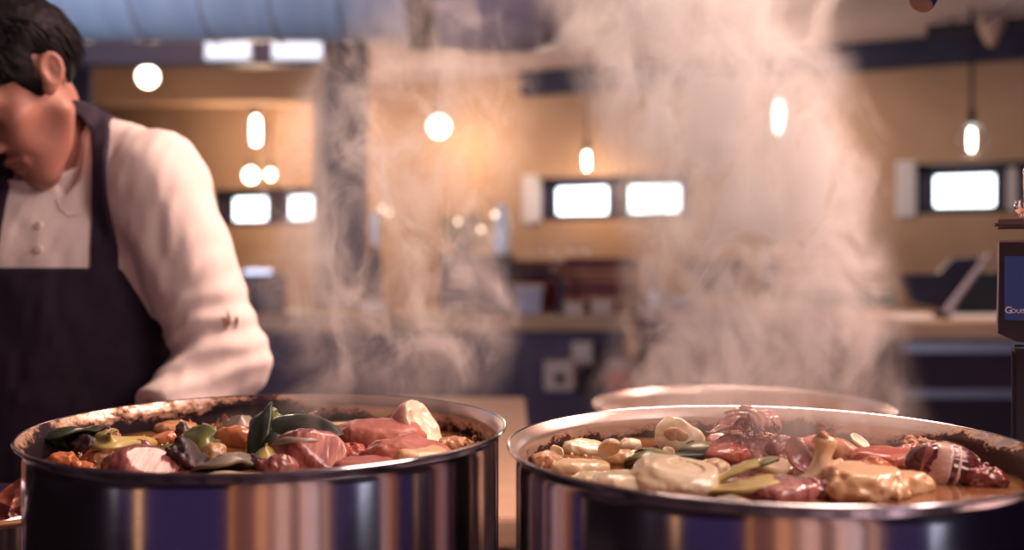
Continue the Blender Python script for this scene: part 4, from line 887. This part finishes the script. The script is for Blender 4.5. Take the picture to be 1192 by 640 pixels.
for k, (x0, wd, mm) in enumerate(((-.021, .004, 'pinkonion'), (-.009, .015, 'palelayer'), (.004, .003, 'palelayer'))):
    def pl_(p, x0=x0, wd=wd):
        b_ = smax(ell(p, (0, 0, 0), r_)+.0016*fbm(p, 30, 7), -p[0]*.6-p[1]*.7+p[2]*.15-.020, .004)
        return smax(smax(np.abs(b_+.0006)-.0014+.0010*vn(p, 90, 3), np.abs(p[0]-x0-.10*p[2]+.003*vn(p, 70, 4))-wd*.5, .0015), np.maximum(-p[2]-.012, p[1]-.0), .001)
    sdf('pale_layer', pl_, [-t for t in bb], bb, .0013, M[mm], e)
bk = [(1062, 514, 'brown crumb on the far right wall, leftmost of the row'), (1072, 519, 'brown crumb on the far right wall, second of the row'), (1083, 520, 'brown crumb on the far right wall, third of the row'), (1096, 525, 'brown crumb on the far right wall, fourth of the row'), (1108, 530, 'brown crumb on the far right wall, last of the row')]
for i, (px, py, lb) in enumerate(bk):
    q = P(px, py, 1.0); dx, dy, dz = q.x, 1.0, q.z-CAMZ; R2 = .198
    A_ = dx*dx+dy*dy; B_ = -2*(dx*PR.x+dy*PR.y); C_ = PR.x**2+PR.y**2-R2*R2; t_ = (-B_+math.sqrt(max(B_*B_-4*A_*C_, 0)))/(2*A_)
    chunk('residue_crumb', lb, 'crumb', (dx*t_, dy*t_, CAMZ+dz*t_), (.008, .007, .005), M['crumb'], (i, i*2, 0), 80+i, (), .6, 1.8, h=.001, group='burnt crumbs on the wall')
scatter('broth_bits', 'small wet bits and bubbles floating in the broth of the right pot', M['squash'], [(720, 530, 22, 5, .002), (650, 540, 14, 5, .003), (830, 520, 22, 3, .002), (1000, 548, 26, 5, .014), (945, 560, 18, 6, .008)], .0009, .0028, 16, 18)

# in the saucepan
for i, (px, py, r, m, lb) in enumerate(((16, 576, .026, 'skinred', 'reddish onion skin sticking up in the saucepan'), (27, 589, .024, 'skinred', 'curled brown-red skin in the middle of the saucepan'), (2, 596, .022, 'darkonion', 'dark onion skin at the left edge of the saucepan'), (40, 596, .022, 'darkonion', 'dark onion skin nearest the big pot in the saucepan'))):
    petal('onion_skin', lb, Q(px, py+6, 1.115), r, .0026, M[m], (1.1-.3*i, .5-.5*i, .4*i), 90+i, (.8, 1.2, .9), group='onion skins', cat='onion skin', noise=.12)
tag(sheet('onion_skin', [Q(-14, 612, 1.128), Q(8, 609, 1.130), Q(30, 606, 1.130), Q(54, 604, 1.128)], .016, M['skintan'], thick=.005, curl=.8, seed=96), 'long tan skin strip along the near rim of the saucepan', 'onion skin', 'onion skins')
chunk('white_onion', 'white piece put in for the rim highlight at the far side of the saucepan', 'onion', Q(44, 572, 1.128), (.024, .012, .010), M['whiteveg'], (0, .1, -.1), 97, (), .1)  # a white lump standing in for the highlight on the far pan rim
chunk('onion_scraps', 'dark mass of cooked scraps filling the saucepan', 'scraps', (-.615, 1.15, 1.075), (.096, .096, .03), M['char'], (0, 0, 0), 98, [((0, 0, 1), .026)], .12, 3.0, group=None)

# ------------------------------------------------------------------ scale with display at right, spout and cable at the top
d = 1.06; k_ = d/FPX
e = empty('kitchen_scale', (P(1160, 0, d).x, d, ZC-.03), 'black scale with a blue display on a post at the right edge', 'scale', rz=-math.radians(25))
def zz(py): return P(0, py, d).z-(ZC-.03)
def xx(px): return (px-1160)*k_/math.cos(math.radians(25))*.82
hx1 = .16
poly = [(xx(1162), zz(281)), (hx1, zz(281)), (hx1, zz(402)), (xx(1183), zz(397)), (0, zz(387))]
MB().prism(poly, 0, .05).build('display_housing', M['black'], e)
edge = MB().tube([(poly[0][0]+.001, -.0005, poly[0][1]), (poly[1][0], -.0005, poly[1][1])], .0011, 8); edge.tube([(poly[0][0]+.0006, -.0005, poly[0][1]), (poly[4][0]+.0006, -.0005, poly[4][1])], .0008, 8)
edge.build('housing_edge', mat('worn_metal_edge', (.5, .42, .46), .3, metal=.8), e, True)
MB().box((xx(1169), -.0025, zz(372)), (hx1-.012, -.0002, zz(298)), .0008).build('screen', mat('blue_display', (.015, .022, .07), .12, emis=(.09, .13, .42), estr=.11), e)
for txt, px, py, sz in (('G', 1169.5, 364, .0096), ('OUIS', 1176.6, 363.6, .0060)):
    fc = bpy.data.curves.new('lettering', 'FONT'); fc.body = txt; fc.size = sz; fc.extrude = .0002
    to = bpy.data.objects.new('lettering', fc); C.objects.link(to); dg = bpy.context.evaluated_depsgraph_get()
    me = bpy.data.meshes.new_from_object(to.evaluated_get(dg)); bpy.data.objects.remove(to)
    me.materials.clear(); me.materials.append(mat('white_print', (.75, .72, .75), .5))
    lo = bpy.data.objects.new('lettering', me); C.objects.link(lo); lo.parent = e; lo.location = (xx(px), -.0029, zz(py)); lo.rotation_euler = (PI/2, 0, 0)
MB().box((xx(1178), .01, .02), (hx1-.02, .045, zz(404)), .004).build('post', M['matblack'], e)
MB().box((xx(1177), -.01, zz(411)), (hx1-.01, .05, zz(404)), .003).build('post_cap', M['black'], e)
MB().box((.01, -.02, 0), (hx1+.02, .09, .02), .004).build('foot', M['black'], e)
MB().tube([(.09, .025, poly[0][1]-.001), (.09, .025, zz(264))], .010, 12).build('tray_post', M['matblack'], e)
tz = zz(265)
MB().box((xx(1158), -.015, tz), (hx1+.03, .075, tz+.0075), .003).build('tray_board', mat('dark_tray', (.10, .055, .065), .5), e)
MB().box((xx(1162), -.010, tz+.0075), (hx1+.03, .07, tz+.0105), .001).build('tray_top', mat('orange_tray_top', (.36, .17, .12), .5), e)
MB().lathe([(.004, 0), (.004, .004), (.007, .006), (.009, .011), (.007, .017), (.001, .019)], (xx(1191), .01, tz+.0105), 20).build('tray_knob', M['chrome'], e, True)
MB().tube([(xx(1196), .03, tz+.01), (xx(1195), .03, zz(195))], .0028, 10).build('hook_rod', M['chrome'], e, True)
# the foot of the scale stands on a narrow stand beside the range
table('scale_stand', 'narrow steel stand at the right edge carrying the black scale', .492, .76, .80, 1.24, ZC-.03, M['steel'], .03)
e = empty('pot_filler_spout', P(1076, -20, 1.10), 'chrome water spout coming down from above the right pot', 'tap')
o = e.location
a_ = P(1072, 4, 1.10)-o; b_ = P(1096, -36, 1.12)-o; ax_ = (a_-b_).normalized(); M['dullchrome'] = mat('dark_chrome', (.26, .28, .40), .15, metal=1)
MB().lathe([(.0125, 0), (.0135, .004), (.0135, .05), (.011, .052), (.011, .004), (.0105, .002)], a_, 28, axis=tuple(-ax_)).build('nozzle', M['dullchrome'], e, True)
MB().lathe([(.0102, 0), (.0102, .03), (.001, .031)], a_-ax_*.006, 24, axis=tuple(-ax_)).build('aerator', M['black'], e, True)
MB().tube([b_-ax_*-.01, b_-ax_*.06, b_-ax_*.10+Vector((.03, 0, .02)), b_+Vector((.25, .05, .16)), b_+Vector((.9, .1, .16))], .010, 12).build('pipe', M['chrome'], e, True)
MB().tube([b_+Vector((.9, .1, .16)), (b_.x+.9, b_.y+.1, CEIL-o.z)], .011, 12).build('riser', M['chrome'], e, True)
e = tag(MB().tube([P(1145, 27, 2.2), P(1165, 14, 2.2), P(1183, 0, 2.2), P(1700, -375, 2.2)], .0022, 8).build('cable', M['matblack'], None, True), 'thin dark cable slanting across the top right corner', 'cable')

# ------------------------------------------------------------------ steam
def steam(name, label, secs, dens, freq, seed, lo, hi, col=(1, .965, .945), tex_stretch=.72):
    """rising vapour: the domain follows the plume's sections (z, x, y, rx, ry, strength)"""
    V = []; F = []; n = 20
    for z, x, y, rx, ry, s in secs:
        for i in range(n):
            a = 2*PI*i/n; V.append((x+rx*1.0*math.cos(a), y+ry*1.0*math.sin(a), z))
    for k in range(len(secs)-1):
        for i in range(n): F.append([k*n+i, k*n+(i+1) % n, (k+1)*n+(i+1) % n, (k+1)*n+i])
    F.append(list(range(n))[::-1]); F.append([(len(secs)-1)*n+i for i in range(n)])
    m = bpy.data.materials.new(name); m.use_nodes = True; nt = m.node_tree; N = nt.nodes; L = nt.links; N.clear()
    out = N.new('ShaderNodeOutputMaterial'); vs = N.new('ShaderNodeVolumeScatter'); vs.inputs['Color'].default_value = (*col, 1); vs.inputs['Anisotropy'].default_value = .15
    L.new(vs.outputs[0], out.inputs['Volume'])
    tc = N.new('ShaderNodeTexCoord'); sx = N.new('ShaderNodeSeparateXYZ'); L.new(tc.outputs['Object'], sx.inputs[0])
    z0, z1 = secs[0][0], secs[-1][0]
    mr = N.new('ShaderNodeMapRange'); mr.inputs['From Min'].default_value = z0; mr.inputs['From Max'].default_value = z1; L.new(sx.outputs['Z'], mr.inputs['Value'])
    def curve(vals, a, b):           # a value that changes with height
        r = N.new('ShaderNodeFloatCurve'); c = r.mapping.curves[0]
        pts = [((s[0]-z0)/(z1-z0), (v-a)/(b-a)) for s, v in zip(secs, vals)]
        c.points[0].location = pts[0]; c.points[1].location = pts[-1]
        for p in pts[1:-1]: c.points.new(*p)
        r.mapping.update(); L.new(mr.outputs[0], r.inputs['Value'])
        k = N.new('ShaderNodeMath'); k.operation = 'MULTIPLY_ADD'; L.new(r.outputs[0], k.inputs[0]); k.inputs[1].default_value = b-a; k.inputs[2].default_value = a
        return k.outputs[0]
    def mth(op, a, b=None, c=None):
        k = N.new('ShaderNodeMath'); k.operation = op
        for i, v in enumerate((a, b, c)):
            if v is None: continue
            if isinstance(v, (int, float)): k.inputs[i].default_value = v
            else: L.new(v, k.inputs[i])
        return k.outputs[0]
    cx = curve([s[1] for s in secs], -1, 1.5); cy = curve([s[2] for s in secs], 0, 2); rx = curve([s[3] for s in secs], 0, 1); ry = curve([s[4] for s in secs], 0, 1); st = curve([s[5] for s in secs], 0, 2)
    mp = N.new('ShaderNodeMapping'); mp.inputs['Scale'].default_value = (1, 1, tex_stretch); mp.inputs['Location'].default_value = (seed, seed*1.7, seed*.3); L.new(tc.outputs['Object'], mp.inputs[0])
    nb = N.new('ShaderNodeTexNoise'); nb.inputs['Scale'].default_value = freq*.45; nb.inputs['Detail'].default_value = 1; L.new(mp.outputs[0], nb.inputs['Vector'])
    n1 = N.new('ShaderNodeTexNoise'); n1.inputs['Scale'].default_value = freq; n1.inputs['Detail'].default_value = 5; n1.inputs['Roughness'].default_value = .60; n1.inputs['Distortion'].default_value = 1.3; L.new(mp.outputs[0], n1.inputs['Vector'])
    # the edge of the plume is ruffled by the large noise
    wob = mth('MULTIPLY_ADD', nb.outputs['Fac'], .9, -.45)
    ux = mth('DIVIDE', mth('SUBTRACT', sx.outputs['X'], cx), rx); uy = mth('DIVIDE', mth('SUBTRACT', sx.outputs['Y'], cy), ry)
    r2 = mth('ADD', mth('MULTIPLY', ux, ux), mth('MULTIPLY', uy, uy))
    env = N.new('ShaderNodeMapRange'); env.interpolation_type = 'SMOOTHSTEP'; env.inputs['From Min'].default_value = 1.0; env.inputs['From Max'].default_value = .12; L.new(mth('ADD', r2, wob), env.inputs['Value'])
    hard = N.new('ShaderNodeMapRange'); hard.interpolation_type = 'SMOOTHSTEP'; hard.inputs['From Min'].default_value = 1.0; hard.inputs['From Max'].default_value = .7; L.new(r2, hard.inputs['Value'])
    nz = N.new('ShaderNodeMapRange'); nz.interpolation_type = 'SMOOTHSTEP'; nz.inputs['From Min'].default_value = lo; nz.inputs['From Max'].default_value = hi; nz.inputs['To Min'].default_value = .03; L.new(n1.outputs['Fac'], nz.inputs['Value'])
    dd = mth('MULTIPLY', mth('MULTIPLY', mth('MULTIPLY', env.outputs[0], hard.outputs[0]), mth('MULTIPLY', nz.outputs[0], st)), dens)
    L.new(dd, vs.inputs['Density'])
    o = mk(name, V, F, m, None, False); tag(o, label, 'steam', kind='stuff')
    return o
def sec(py, pxa, pxb, d, ry, s): z = P(0, py, d).z; x = (P(pxa, 0, d).x+P(pxb, 0, d).x)/2; return (z, x, d, (P(pxb, 0, d).x-P(pxa, 0, d).x)/2, ry, s)
steam('steam', 'thick pink steam rising from the right pot to the ceiling', [
    (1.236, PR.x+.01, PR.y+.03, .17, .13, .05), sec(470, 660, 1090, .93, .12, .5), sec(400, 690, 1080, .94, .12, .8), sec(300, 700, 1065, .96, .12, 1.0), sec(200, 680, 1060, .98, .12, 1.1), sec(100, 645, 1015, 1.0, .125, 1.1), sec(0, 600, 1015, 1.0, .13, 1.1), sec(-120, 570, 1020, 1.0, .14, .9)],
    33.0, 17.0, 2.3, .44, .69)
steam('steam', 'thin steam drifting up from the left pot in front of the column', [
    (1.236, PL.x+.03, PL.y+.03, .16, .12, .05), sec(460, 290, 600, 1.0, .10, .45), sec(400, 290, 620, 1.02, .10, .9), sec(300, 270, 640, 1.03, .10, .9), sec(200, 280, 640, 1.04, .10, .8), sec(100, 330, 650, 1.05, .10, .6), sec(20, 380, 660, 1.05, .10, .35), sec(-80, 400, 680, 1.05, .10, .2)],
    26.0, 19.0, 6.1, .46, .72)
# ------------------------------------------------------------------ the cook
M['skin'] = mat('skin', (.37, .165, .125), .48, col2=(.43, .20, .15), scale=12, sss=.12, bump=.08, bscale=120)
M['hair'] = mat('dark_hair', (.004, .003, .006), .6, col2=(.009, .006, .009), scale=60, stretch=(1, 1, .3), spec=.12)
M['jacket'] = mat('white_cook_jacket', (.80, .70, .67), .85, bump=.15, bscale=300, col2=(.82, .72, .69), scale=10)
M['apron'] = mat('dark_plum_apron', (.013, .006, .021), .85, col2=(.021, .010, .030), scale=20, bump=.1, bscale=300)
M['trousers'] = mat('dark_trousers', (.03, .022, .045), .8, col2=(.04, .03, .055), scale=20)
M['shoe'] = mat('black_shoe', (.015, .012, .02), .4)
M['emblem'] = mat('brown_stitching', (.26, .13, .06), .8)
D0 = 1.47
def J(px, py, d=D0): return tuple(P(px, py, d))
man = empty('person', (J(55, 0)[0], 1.50, 0), 'cook in a white jacket and dark apron with head bowed beside the left pot', 'person')
off = man.location
head_c = Vector(J(31, 100, 1.42))
RH = (Matrix.Rotation(math.radians(-44), 3, 'Z') @ Matrix.Rotation(math.radians(49), 3, 'X'))
RHi = np.array(RH.transposed()); HS = .93
def toh(p):
    q = [p[0]-head_c.x, p[1]-head_c.y, p[2]-head_c.z]
    return [sum(RHi[i][k]*q[k] for k in range(3))/HS for i in range(3)]
def cran(q): return ell(q, (0, .012, .045), (.074, .095, .085))
def head(p):
    q = toh(p); a = [np.abs(q[0]), q[1], q[2]]
    d = cran(q)
    d = smin(d, ell(q, (0, -.042, -.028), (.055, .056, .078)), .03)
    d = smin(d, cap(a, (.045, -.006, -.050), (.012, -.080, -.100), .015, .015), .035)
    d = smin(d, sph(q, (0, -.084, -.101), .019), .03)
    d = smin(d, ell(a, (.043, -.062, -.014), (.02, .02, .016)), .025)
    d = smin(d, cap(a, (.046, -.070, .034), (.006, -.090, .030), .011, .011), .018)
    d = smax(d, -sph(a, (.031, -.106, .012), .019), .014)
    d = smin(d, ell(a, (.031, -.0775, .012), (.0155, .0135, .0125)), .004)
    d = smin(d, cap(q, (0, -.088, .022), (0, -.112, -.024), .0085, .0115), .014)
    d = smin(d, ell(a, (.0115, -.100, -.031), (.0085, .011, .008)), .006)
    d = smin(d, cap(a, (0, -.1035, -.0575), (.022, -.0925, -.0645), .0078, .0052), .005)
    d = smin(d, cap(a, (0, -.1015, -.0735), (.019, -.0925, -.0715), .0082, .0055), .005)
    d = smax(d, -cap(a, (0, -.114, -.0655), (.026, -.098, -.0675), .0030, .0026), .003)
    d = smax(d, -ell(a, (.068, -.060, -.060), (.020, .030, .028)), .03)
    # ears
    ex = [a[0]-.0735-.22*np.maximum(q[1]-.0, -.02), q[1]-.012, q[2]-.002]
    c_, s_ = math.cos(.62), math.sin(.62); ey = ex[1]*c_-ex[2]*s_; ez = ex[1]*s_+ex[2]*c_
    er = smin(ell([ex[0], ey, ez-.006], (0, 0, 0), (.0085, .0185, .026)), ell([ex[0]+.002, ey+.006, ez+.020], (0, 0, 0), (.0065, .010, .012)), .008); er = smax(er, -ell([ex[0]-.007, ey+.001, ez-.008], (0, 0, 0), (.0065, .0125, .019)), .003); er = smin(er, cap([ex[0], ey, ez], (.001, .006, -.004), (.001, .002, .014), .0028, .0024), .003); er = smin(er, sph([ex[0], ey, ez], (.001, -.012, -.002), .004), .003)
    d = smin(d, er, .006)
    return d*HS
neck_a, neck_b = J(44, 122, 1.465), J(62, 215, 1.53)
def neck(p): return cap(p, neck_a, neck_b, .055, .064)
sh_l, el_l, wr_l = J(184, 220, 1.48), J(262, 421, 1.475), J(168, 500, 1.365)
sh_r, el_r, wr_r = J(-88, 214, 1.48), J(-165, 410, 1.49), J(-130, 520, 1.36)
def torso(p, g=0.0):
    d = ell(p, J(52, 335, 1.53), (.190+g, .125+g, .205+g)); d = smin(d, ell(p, J(55, 480, 1.515), (.170+g, .125+g, .22+g)), .06)
    d = smin(d, cap(p, J(84, 166, 1.535), J(180, 208, 1.50), .047+g, .066+g), .06)
    d = smin(d, cap(p, J(26, 166, 1.535), J(-84, 214, 1.50), .045+g, .062+g), .05)
    return smin(d, ell(p, J(55, 600, 1.515), (.175+g, .13+g, .16+g)), .06)
def hand(p, w, s):
    d = ell(p, (w[0]-s*.03, w[1]-.045, w[2]-.012), (.042, .045, .018))
    for k in range(4):
        b = (w[0]-s*.03+(k-1.5)*.019, w[1]-.082, w[2]-.008); L_ = (.036, .044, .040, .030)[k]
        m1 = (b[0], b[1]-L_*.75, b[2]-.006); t1 = (b[0], b[1]-L_*1.1, b[2]-.030)
        d = smin(d, np.minimum(cap(p, b, m1, .009, .0085), cap(p, m1, t1, .0085, .007)), .006)
    tb = (w[0]-s*.03-s*.036, w[1]-.03, w[2]-.012); t2 = (tb[0]-s*.022, tb[1]-.028, tb[2]-.012); t3 = (t2[0]-s*.004, t2[1]-.026, t2[2]-.012)
    return smin(d, np.minimum(cap(p, tb, t2, .012, .0105), cap(p, t2, t3, .0105, .008)), .01)
def arms(p, g=0.0):
    a = cap(p, sh_l, el_l, .052+g, .040+g); a = smin(a, cap(p, el_l, wr_l, .040+g, .027+g), .02)
    b = cap(p, sh_r, el_r, .052+g, .040+g); b = smin(b, cap(p, el_r, wr_r, .040+g, .027+g), .02)
    return np.minimum(a, b)
hipx = J(55, 0, 1.515)[0]
def legs(p, g=0.0):
    d = None
    for s in (-1, 1):
        a = cap(p, (hipx+s*.085, 1.52, .92), (hipx+s*.095, 1.50, .50), .082+g, .056+g); a = smin(a, cap(p, (hipx+s*.095, 1.50, .50), (hipx+s*.10, 1.54, .09), .055+g, .040+g), .03)
        d = a if d is None else np.minimum(d, a)
    return d
def body(p):
    d = smin(head(p), neck(p), .018); d = smin(d, torso(p, -.020), .03); d = smin(d, arms(p), .03); d = smin(d, hand(p, wr_l, 1), .018); d = smin(d, hand(p, wr_r, -1), .018)
    return smin(d, legs(p), .05)
lo, hi = (hipx-.42, 1.15, .05), (hipx+.42, 1.72, 1.86)
def dress(name, f, lo, hi, h, m, parent=man, **k):
    o = sdf(name, f, lo, hi, h, m, None, **k); o.parent = parent; o.matrix_parent_inverse = Matrix.Translation(-off); return o
bo = dress('body', body, lo, hi, .0032, M['skin'])
bo.data.materials.append(mat('lips', (.30, .115, .095), .4))
cen = np.zeros(len(bo.data.polygons)*3, np.float32); bo.data.polygons.foreach_get('center', cen); cen = cen.reshape(-1, 3).T.astype(float)
ql = toh([cen[0], cen[1], cen[2]]); al = [np.abs(ql[0]), ql[1], ql[2]]
lipd = np.minimum(cap(al, (0, -.1035, -.0575), (.022, -.0925, -.0645), .0078, .0052), cap(al, (0, -.1015, -.0735), (.019, -.0925, -.0715), .0082, .0055))
bo.data.polygons.foreach_set('material_index', (lipd < .0012).astype(np.int32))
def folds(p):
    a = .0032*vn([p[0]*1.6+p[2]*.5, p[1]*1.2, p[2]*.8], 16, 3)+.0022*vn([p[0]*2, p[1], p[2]*1.1-p[0]*.7], 34, 9)
    # creases gather inside the elbow
    e_ = np.exp(-((p[0]-el_l[0]+.02)**2+(p[2]-el_l[2]-.03)**2)/.006); c = np.sin((p[2]*1.0-p[0]*.35)*150+2.2*vn(p, 14, 5))
    return a+.0045*e_*c
def jacket_raw(p):
    u = smin(cap(p, sh_l, el_l, .071, .0595), cap(p, el_l, wr_l, .058, .042), .025); v = smin(cap(p, sh_r, el_r, .070, .059), cap(p, el_r, wr_r, .058, .042), .025)
    d = smin(torso(p, .004), np.minimum(u, v), .026)
    return d+folds(p)
wl_dir = (Vector(wr_l)-Vector(el_l)).normalized(); wr_dir = (Vector(wr_r)-Vector(el_r)).normalized()
def jacket(p):
    d = jacket_raw(p)
    d = smax(d, -(neck(p)-.004), .004)
    for w_, t_ in ((wr_l, wl_dir), (wr_r, wr_dir)):                     # the cuffs end above the wrist
        s_ = (p[0]-w_[0])*t_.x+(p[1]-w_[1])*t_.y+(p[2]-w_[2])*t_.z
        near = np.sqrt(sum((a-b)**2 for a, b in zip(p, w_)))-.11
        d = smax(d, np.minimum(s_+.025, -near), .004)
    # open V at the throat
    vx = poly2(p[0], p[2], [(J(x, y, 1.42)[0], J(x, y, 1.42)[2]) for x, y in ((52, 205), (66, 229), (84, 205), (84, 150), (52, 150))])
    d = smax(d, -np.maximum(vx, p[1]-1.47), .003)
    return np.maximum(d, .86-p[2])
dress('jacket', jacket, (hipx-.42, 1.18, .84), (hipx+.42, 1.72, 1.66), .0036, M['jacket'])
# stand-up collar, tilted forward
cc = Vector(J(57, 194, 1.515)); tl = math.radians(33)
def collar(p):
    x, y, z = p[0]-cc.x, p[1]-cc.y, p[2]-cc.z
    y2 = y*math.cos(tl)-z*math.sin(tl)*-1*-1; z2 = y*-math.sin(tl)+z*math.cos(tl)
    y2 = y*math.cos(tl)+z*math.sin(tl)
    r = np.sqrt((x/.072)**2+(y2/.083)**2)*.077
    d = smax(np.abs(r-.077-.10*(z2+.0))-.0030, np.abs(z2-.004)-.0205, .003)
    gap = poly2(x, y2, [(.004, 0), (.017, -.2), (.034, -.2)])
    return smax(d, -np.maximum(gap, y2), .003)*.85
dress('collar', collar, (cc.x-.10, cc.y-.13, cc.z-.09), (cc.x+.10, cc.y+.12, cc.z+.09), .0020, M['jacket'])
# front flap of the jacket: a seam raised over the chest
def on_jacket(px, py, extra=.0):     # the front of the jacket along a sight line
    dr = Vector(((px-HX)/FPX, 1, -(py-HY)/FPX)); t = 1.2
    for _ in range(120):
        q = dr*t+Vector((0, 0, CAMZ)); s = float(jacket_raw([np.array([q.x]), np.array([q.y]), np.array([q.z])])[0])-extra
        if s < .0003: break
        t += s*.7
    return dr*t+Vector((0, 0, CAMZ))
pts = [on_jacket(*q, .001) for q in ((66, 232), (70, 243), (80, 252), (95, 250), (104, 240))]
o = MB().tube(pts, .0010, 8).build('flap_seam', M['jacket'], None, True); o.parent = man; o.matrix_parent_inverse = Matrix.Translation(-off)
for q in ((45, 262), (45, 290)):
    c0 = on_jacket(*q, .002); o = MB().lathe([(.006, 0), (.005, .003), (.001, .0035)], c0, 16, axis=(0, -1, .1)).build('button', M['jacket'], None, True); o.parent = man; o.matrix_parent_inverse = Matrix.Translation(-off)
# apron: bib, straps over the shoulders, skirt
def pz(L_): return [(J(x, y, 1.42)[0], J(x, y, 1.42)[2]) for x, y in L_]
bib = pz([(2, 311), (132, 312), (146, 340), (172, 385), (204, 430), (236, 480), (240, 720), (-130, 720), (-126, 480), (-60, 400), (-25, 340)])
stR = pz([(104, 330), (132, 330), (126, 260), (121, 210), (117, 170), (112, 145), (98, 122), (84, 112), (74, 118), (92, 150), (100, 190), (101, 240)])
stL = pz([(-20, 330), (5, 330), (5, 230), (4, 175), (0, 130), (-24, 130), (-22, 230)])
def nj(p): return smin(jacket_raw(p), neck(p)-.012, .02)
def torso_f(p): return torso(p, .004)+folds(p)
def apron(p):
    d = torso_f(p)-.0065; k = poly2(p[0], p[2], bib); return smax(smax(smax(d, k, .004), p[1]-1.53, .004), -(torso_f(p)+.010), .003)
dress('apron', apron, (hipx-.32, 1.30, .72), (hipx+.32, 1.56, 1.42), .0036, M['apron'])
def strap(poly):
    def f(p): d = np.minimum(nj(p), collar(p))-.0060; return smax(smax(smax(d, poly2(p[0], p[2], poly), .003), p[1]-1.60, .003), -(nj(p)+.010), .003)
    return f
dress('apron_strap', strap(stR), (J(60, 0, 1.42)[0], 1.34, 1.34), (J(150, 0, 1.42)[0], 1.62, 1.66), .0026, M['apron'])
dress('apron_strap', strap(stL), (J(-40, 0, 1.42)[0], 1.34, 1.34), (J(20, 0, 1.42)[0], 1.62, 1.66), .0030, M['apron'])
def tr_(p): return np.maximum(smin(legs(p, .016), ell(p, J(55, 640, 1.515), (.168, .128, .12)), .05), np.maximum(.07-p[2], p[2]-1.0))
dress('trousers', tr_, (hipx-.3, 1.3, .05), (hipx+.3, 1.72, 1.02), .0065, M['trousers'])
for s in (-1, 1):
    def shoe(p, s=s): return np.maximum(smin(ell(p, (hipx+s*.10, 1.47, .035), (.046, .13, .04)), ell(p, (hipx+s*.10, 1.55, .06), (.042, .055, .06)), .03), .001-p[2])
    dress('shoe', shoe, (hipx+s*.10-.06, 1.32, -.01), (hipx+s*.10+.06, 1.63, .14), .005, M['shoe'])
# hair: a cap with tufts, and loose strands
hl = [(-.125, .058), (-.070, .050), (-.052, .038), (-.034, .026), (-.022, -.014), (-.006, -.018), (-.003, .018), (.012, .036), (.030, .024), (.036, -.028), (.060, -.052), (.16, -.060), (.16, .2), (-.125, .2)]
def hair(p):
    q = toh(p); n_ = .5*vn([q[0]*.7, q[1]*.7, q[2]*.5], 60, 4)+.4*vn(q, 130, 8)
    d = ell(q, (0, .012, .050), (.083, .102, .095))+.0042*n_+.004*vn(q, 22, 2)
    k = poly2(q[1], q[2], hl)+.004*vn(q, 90, 6)
    return smax(smax(d, k, .006), -(cran(q)+.012), .003)*HS
hc = head_c
hcap = dress('hair', hair, (hc.x-.16, hc.y-.16, hc.z-.13), (hc.x+.16, hc.y+.16, hc.z+.17), .0026, M['hair'])
rr = random.Random(21); st = MB()
def shell(t, f_, g=0.0):             # a point on the hair, t round the head, f_ up from the brow line
    return Vector((.084*math.cos(f_)*math.sin(t), .012-.102*math.cos(f_)*math.cos(t), .050+.095*math.sin(f_)))
for k in range(420):
    t = rr.uniform(-PI, PI); f0_ = rr.uniform(-.05, 1.2)
    if abs(t) < 1.25: end = rr.uniform(-.10, .14) if abs(t) < .9 else rr.uniform(-.25, .0)
    elif abs(t) < 1.75: end = rr.uniform(.05, .25)
    else: end = rr.uniform(-.95, -.5)
    if f0_ < end+.3: f0_ = end+rr.uniform(.3, .7)
    pts = []; dt = rr.uniform(-.25, .25); lift = rr.uniform(0, .008) if rr.random() < .75 else rr.uniform(.006, .018)
    for i in range(6):
        u = i/5; c0 = shell(t+dt*u, f0_+(end-f0_)*u); nrm = Vector((c0.x/.0075, (c0.y-.012)/.011, (c0.z-.05)/.0096)).normalized()
        pts.append(head_c+RH @ ((c0+nrm*(-.004+lift*u*u+.003*u))*HS))
    st.tube(pts, [.0016, .0018, .0017, .0014, .0010, .0003], 5)
o = st.build('loose_hair', M['hair'], None, True); o.parent = man; o.matrix_parent_inverse = Matrix.Translation(-off)
for s in (-1, 1):
    def brow(p, s=s):
        q = toh(p); return cap([q[0]*s, q[1], q[2]], (.012, -.1005, .033), (.050, -.0815, .040), .0058, .004)*HS+.001*vn(p, 400, 2)
    dress('eyebrow', brow, (hc.x-.16, hc.y-.16, hc.z-.16), (hc.x+.16, hc.y+.1, hc.z+.1), .0016, M['hair'])
    def lash(p, s=s):
        q = toh(p); return cap([q[0]*s, q[1], q[2]], (.016, -.0915, .005), (.045, -.0835, .004), .0026, .002)*HS
    dress('eyelashes', lash, (hc.x-.16, hc.y-.16, hc.z-.16), (hc.x+.16, hc.y+.1, hc.z+.1), .0012, M['hair'])
# three small stitched darts on the sleeve
em = MB()
for a in (((259, 368), (270, 375), (262.5, 384), (261, 375)), ((265, 360), (269, 372), (268, 374), (264.5, 370)), ((275, 368), (278, 371), (276, 381), (273.5, 374))):
    q = [on_jacket(x, y, .0016) for x, y in a]; q2 = [on_jacket(x, y, .0002) for x, y in a]
    em.add(q+q2, [[0, 1, 2, 3], [7, 6, 5, 4]]+[[i, i+4, (i+1) % 4+4, (i+1) % 4] for i in range(4)])
o = em.build('sleeve_emblem', M['emblem'], None); o.parent = man; o.matrix_parent_inverse = Matrix.Translation(-off); o['label'] = 'brown stitched emblem'
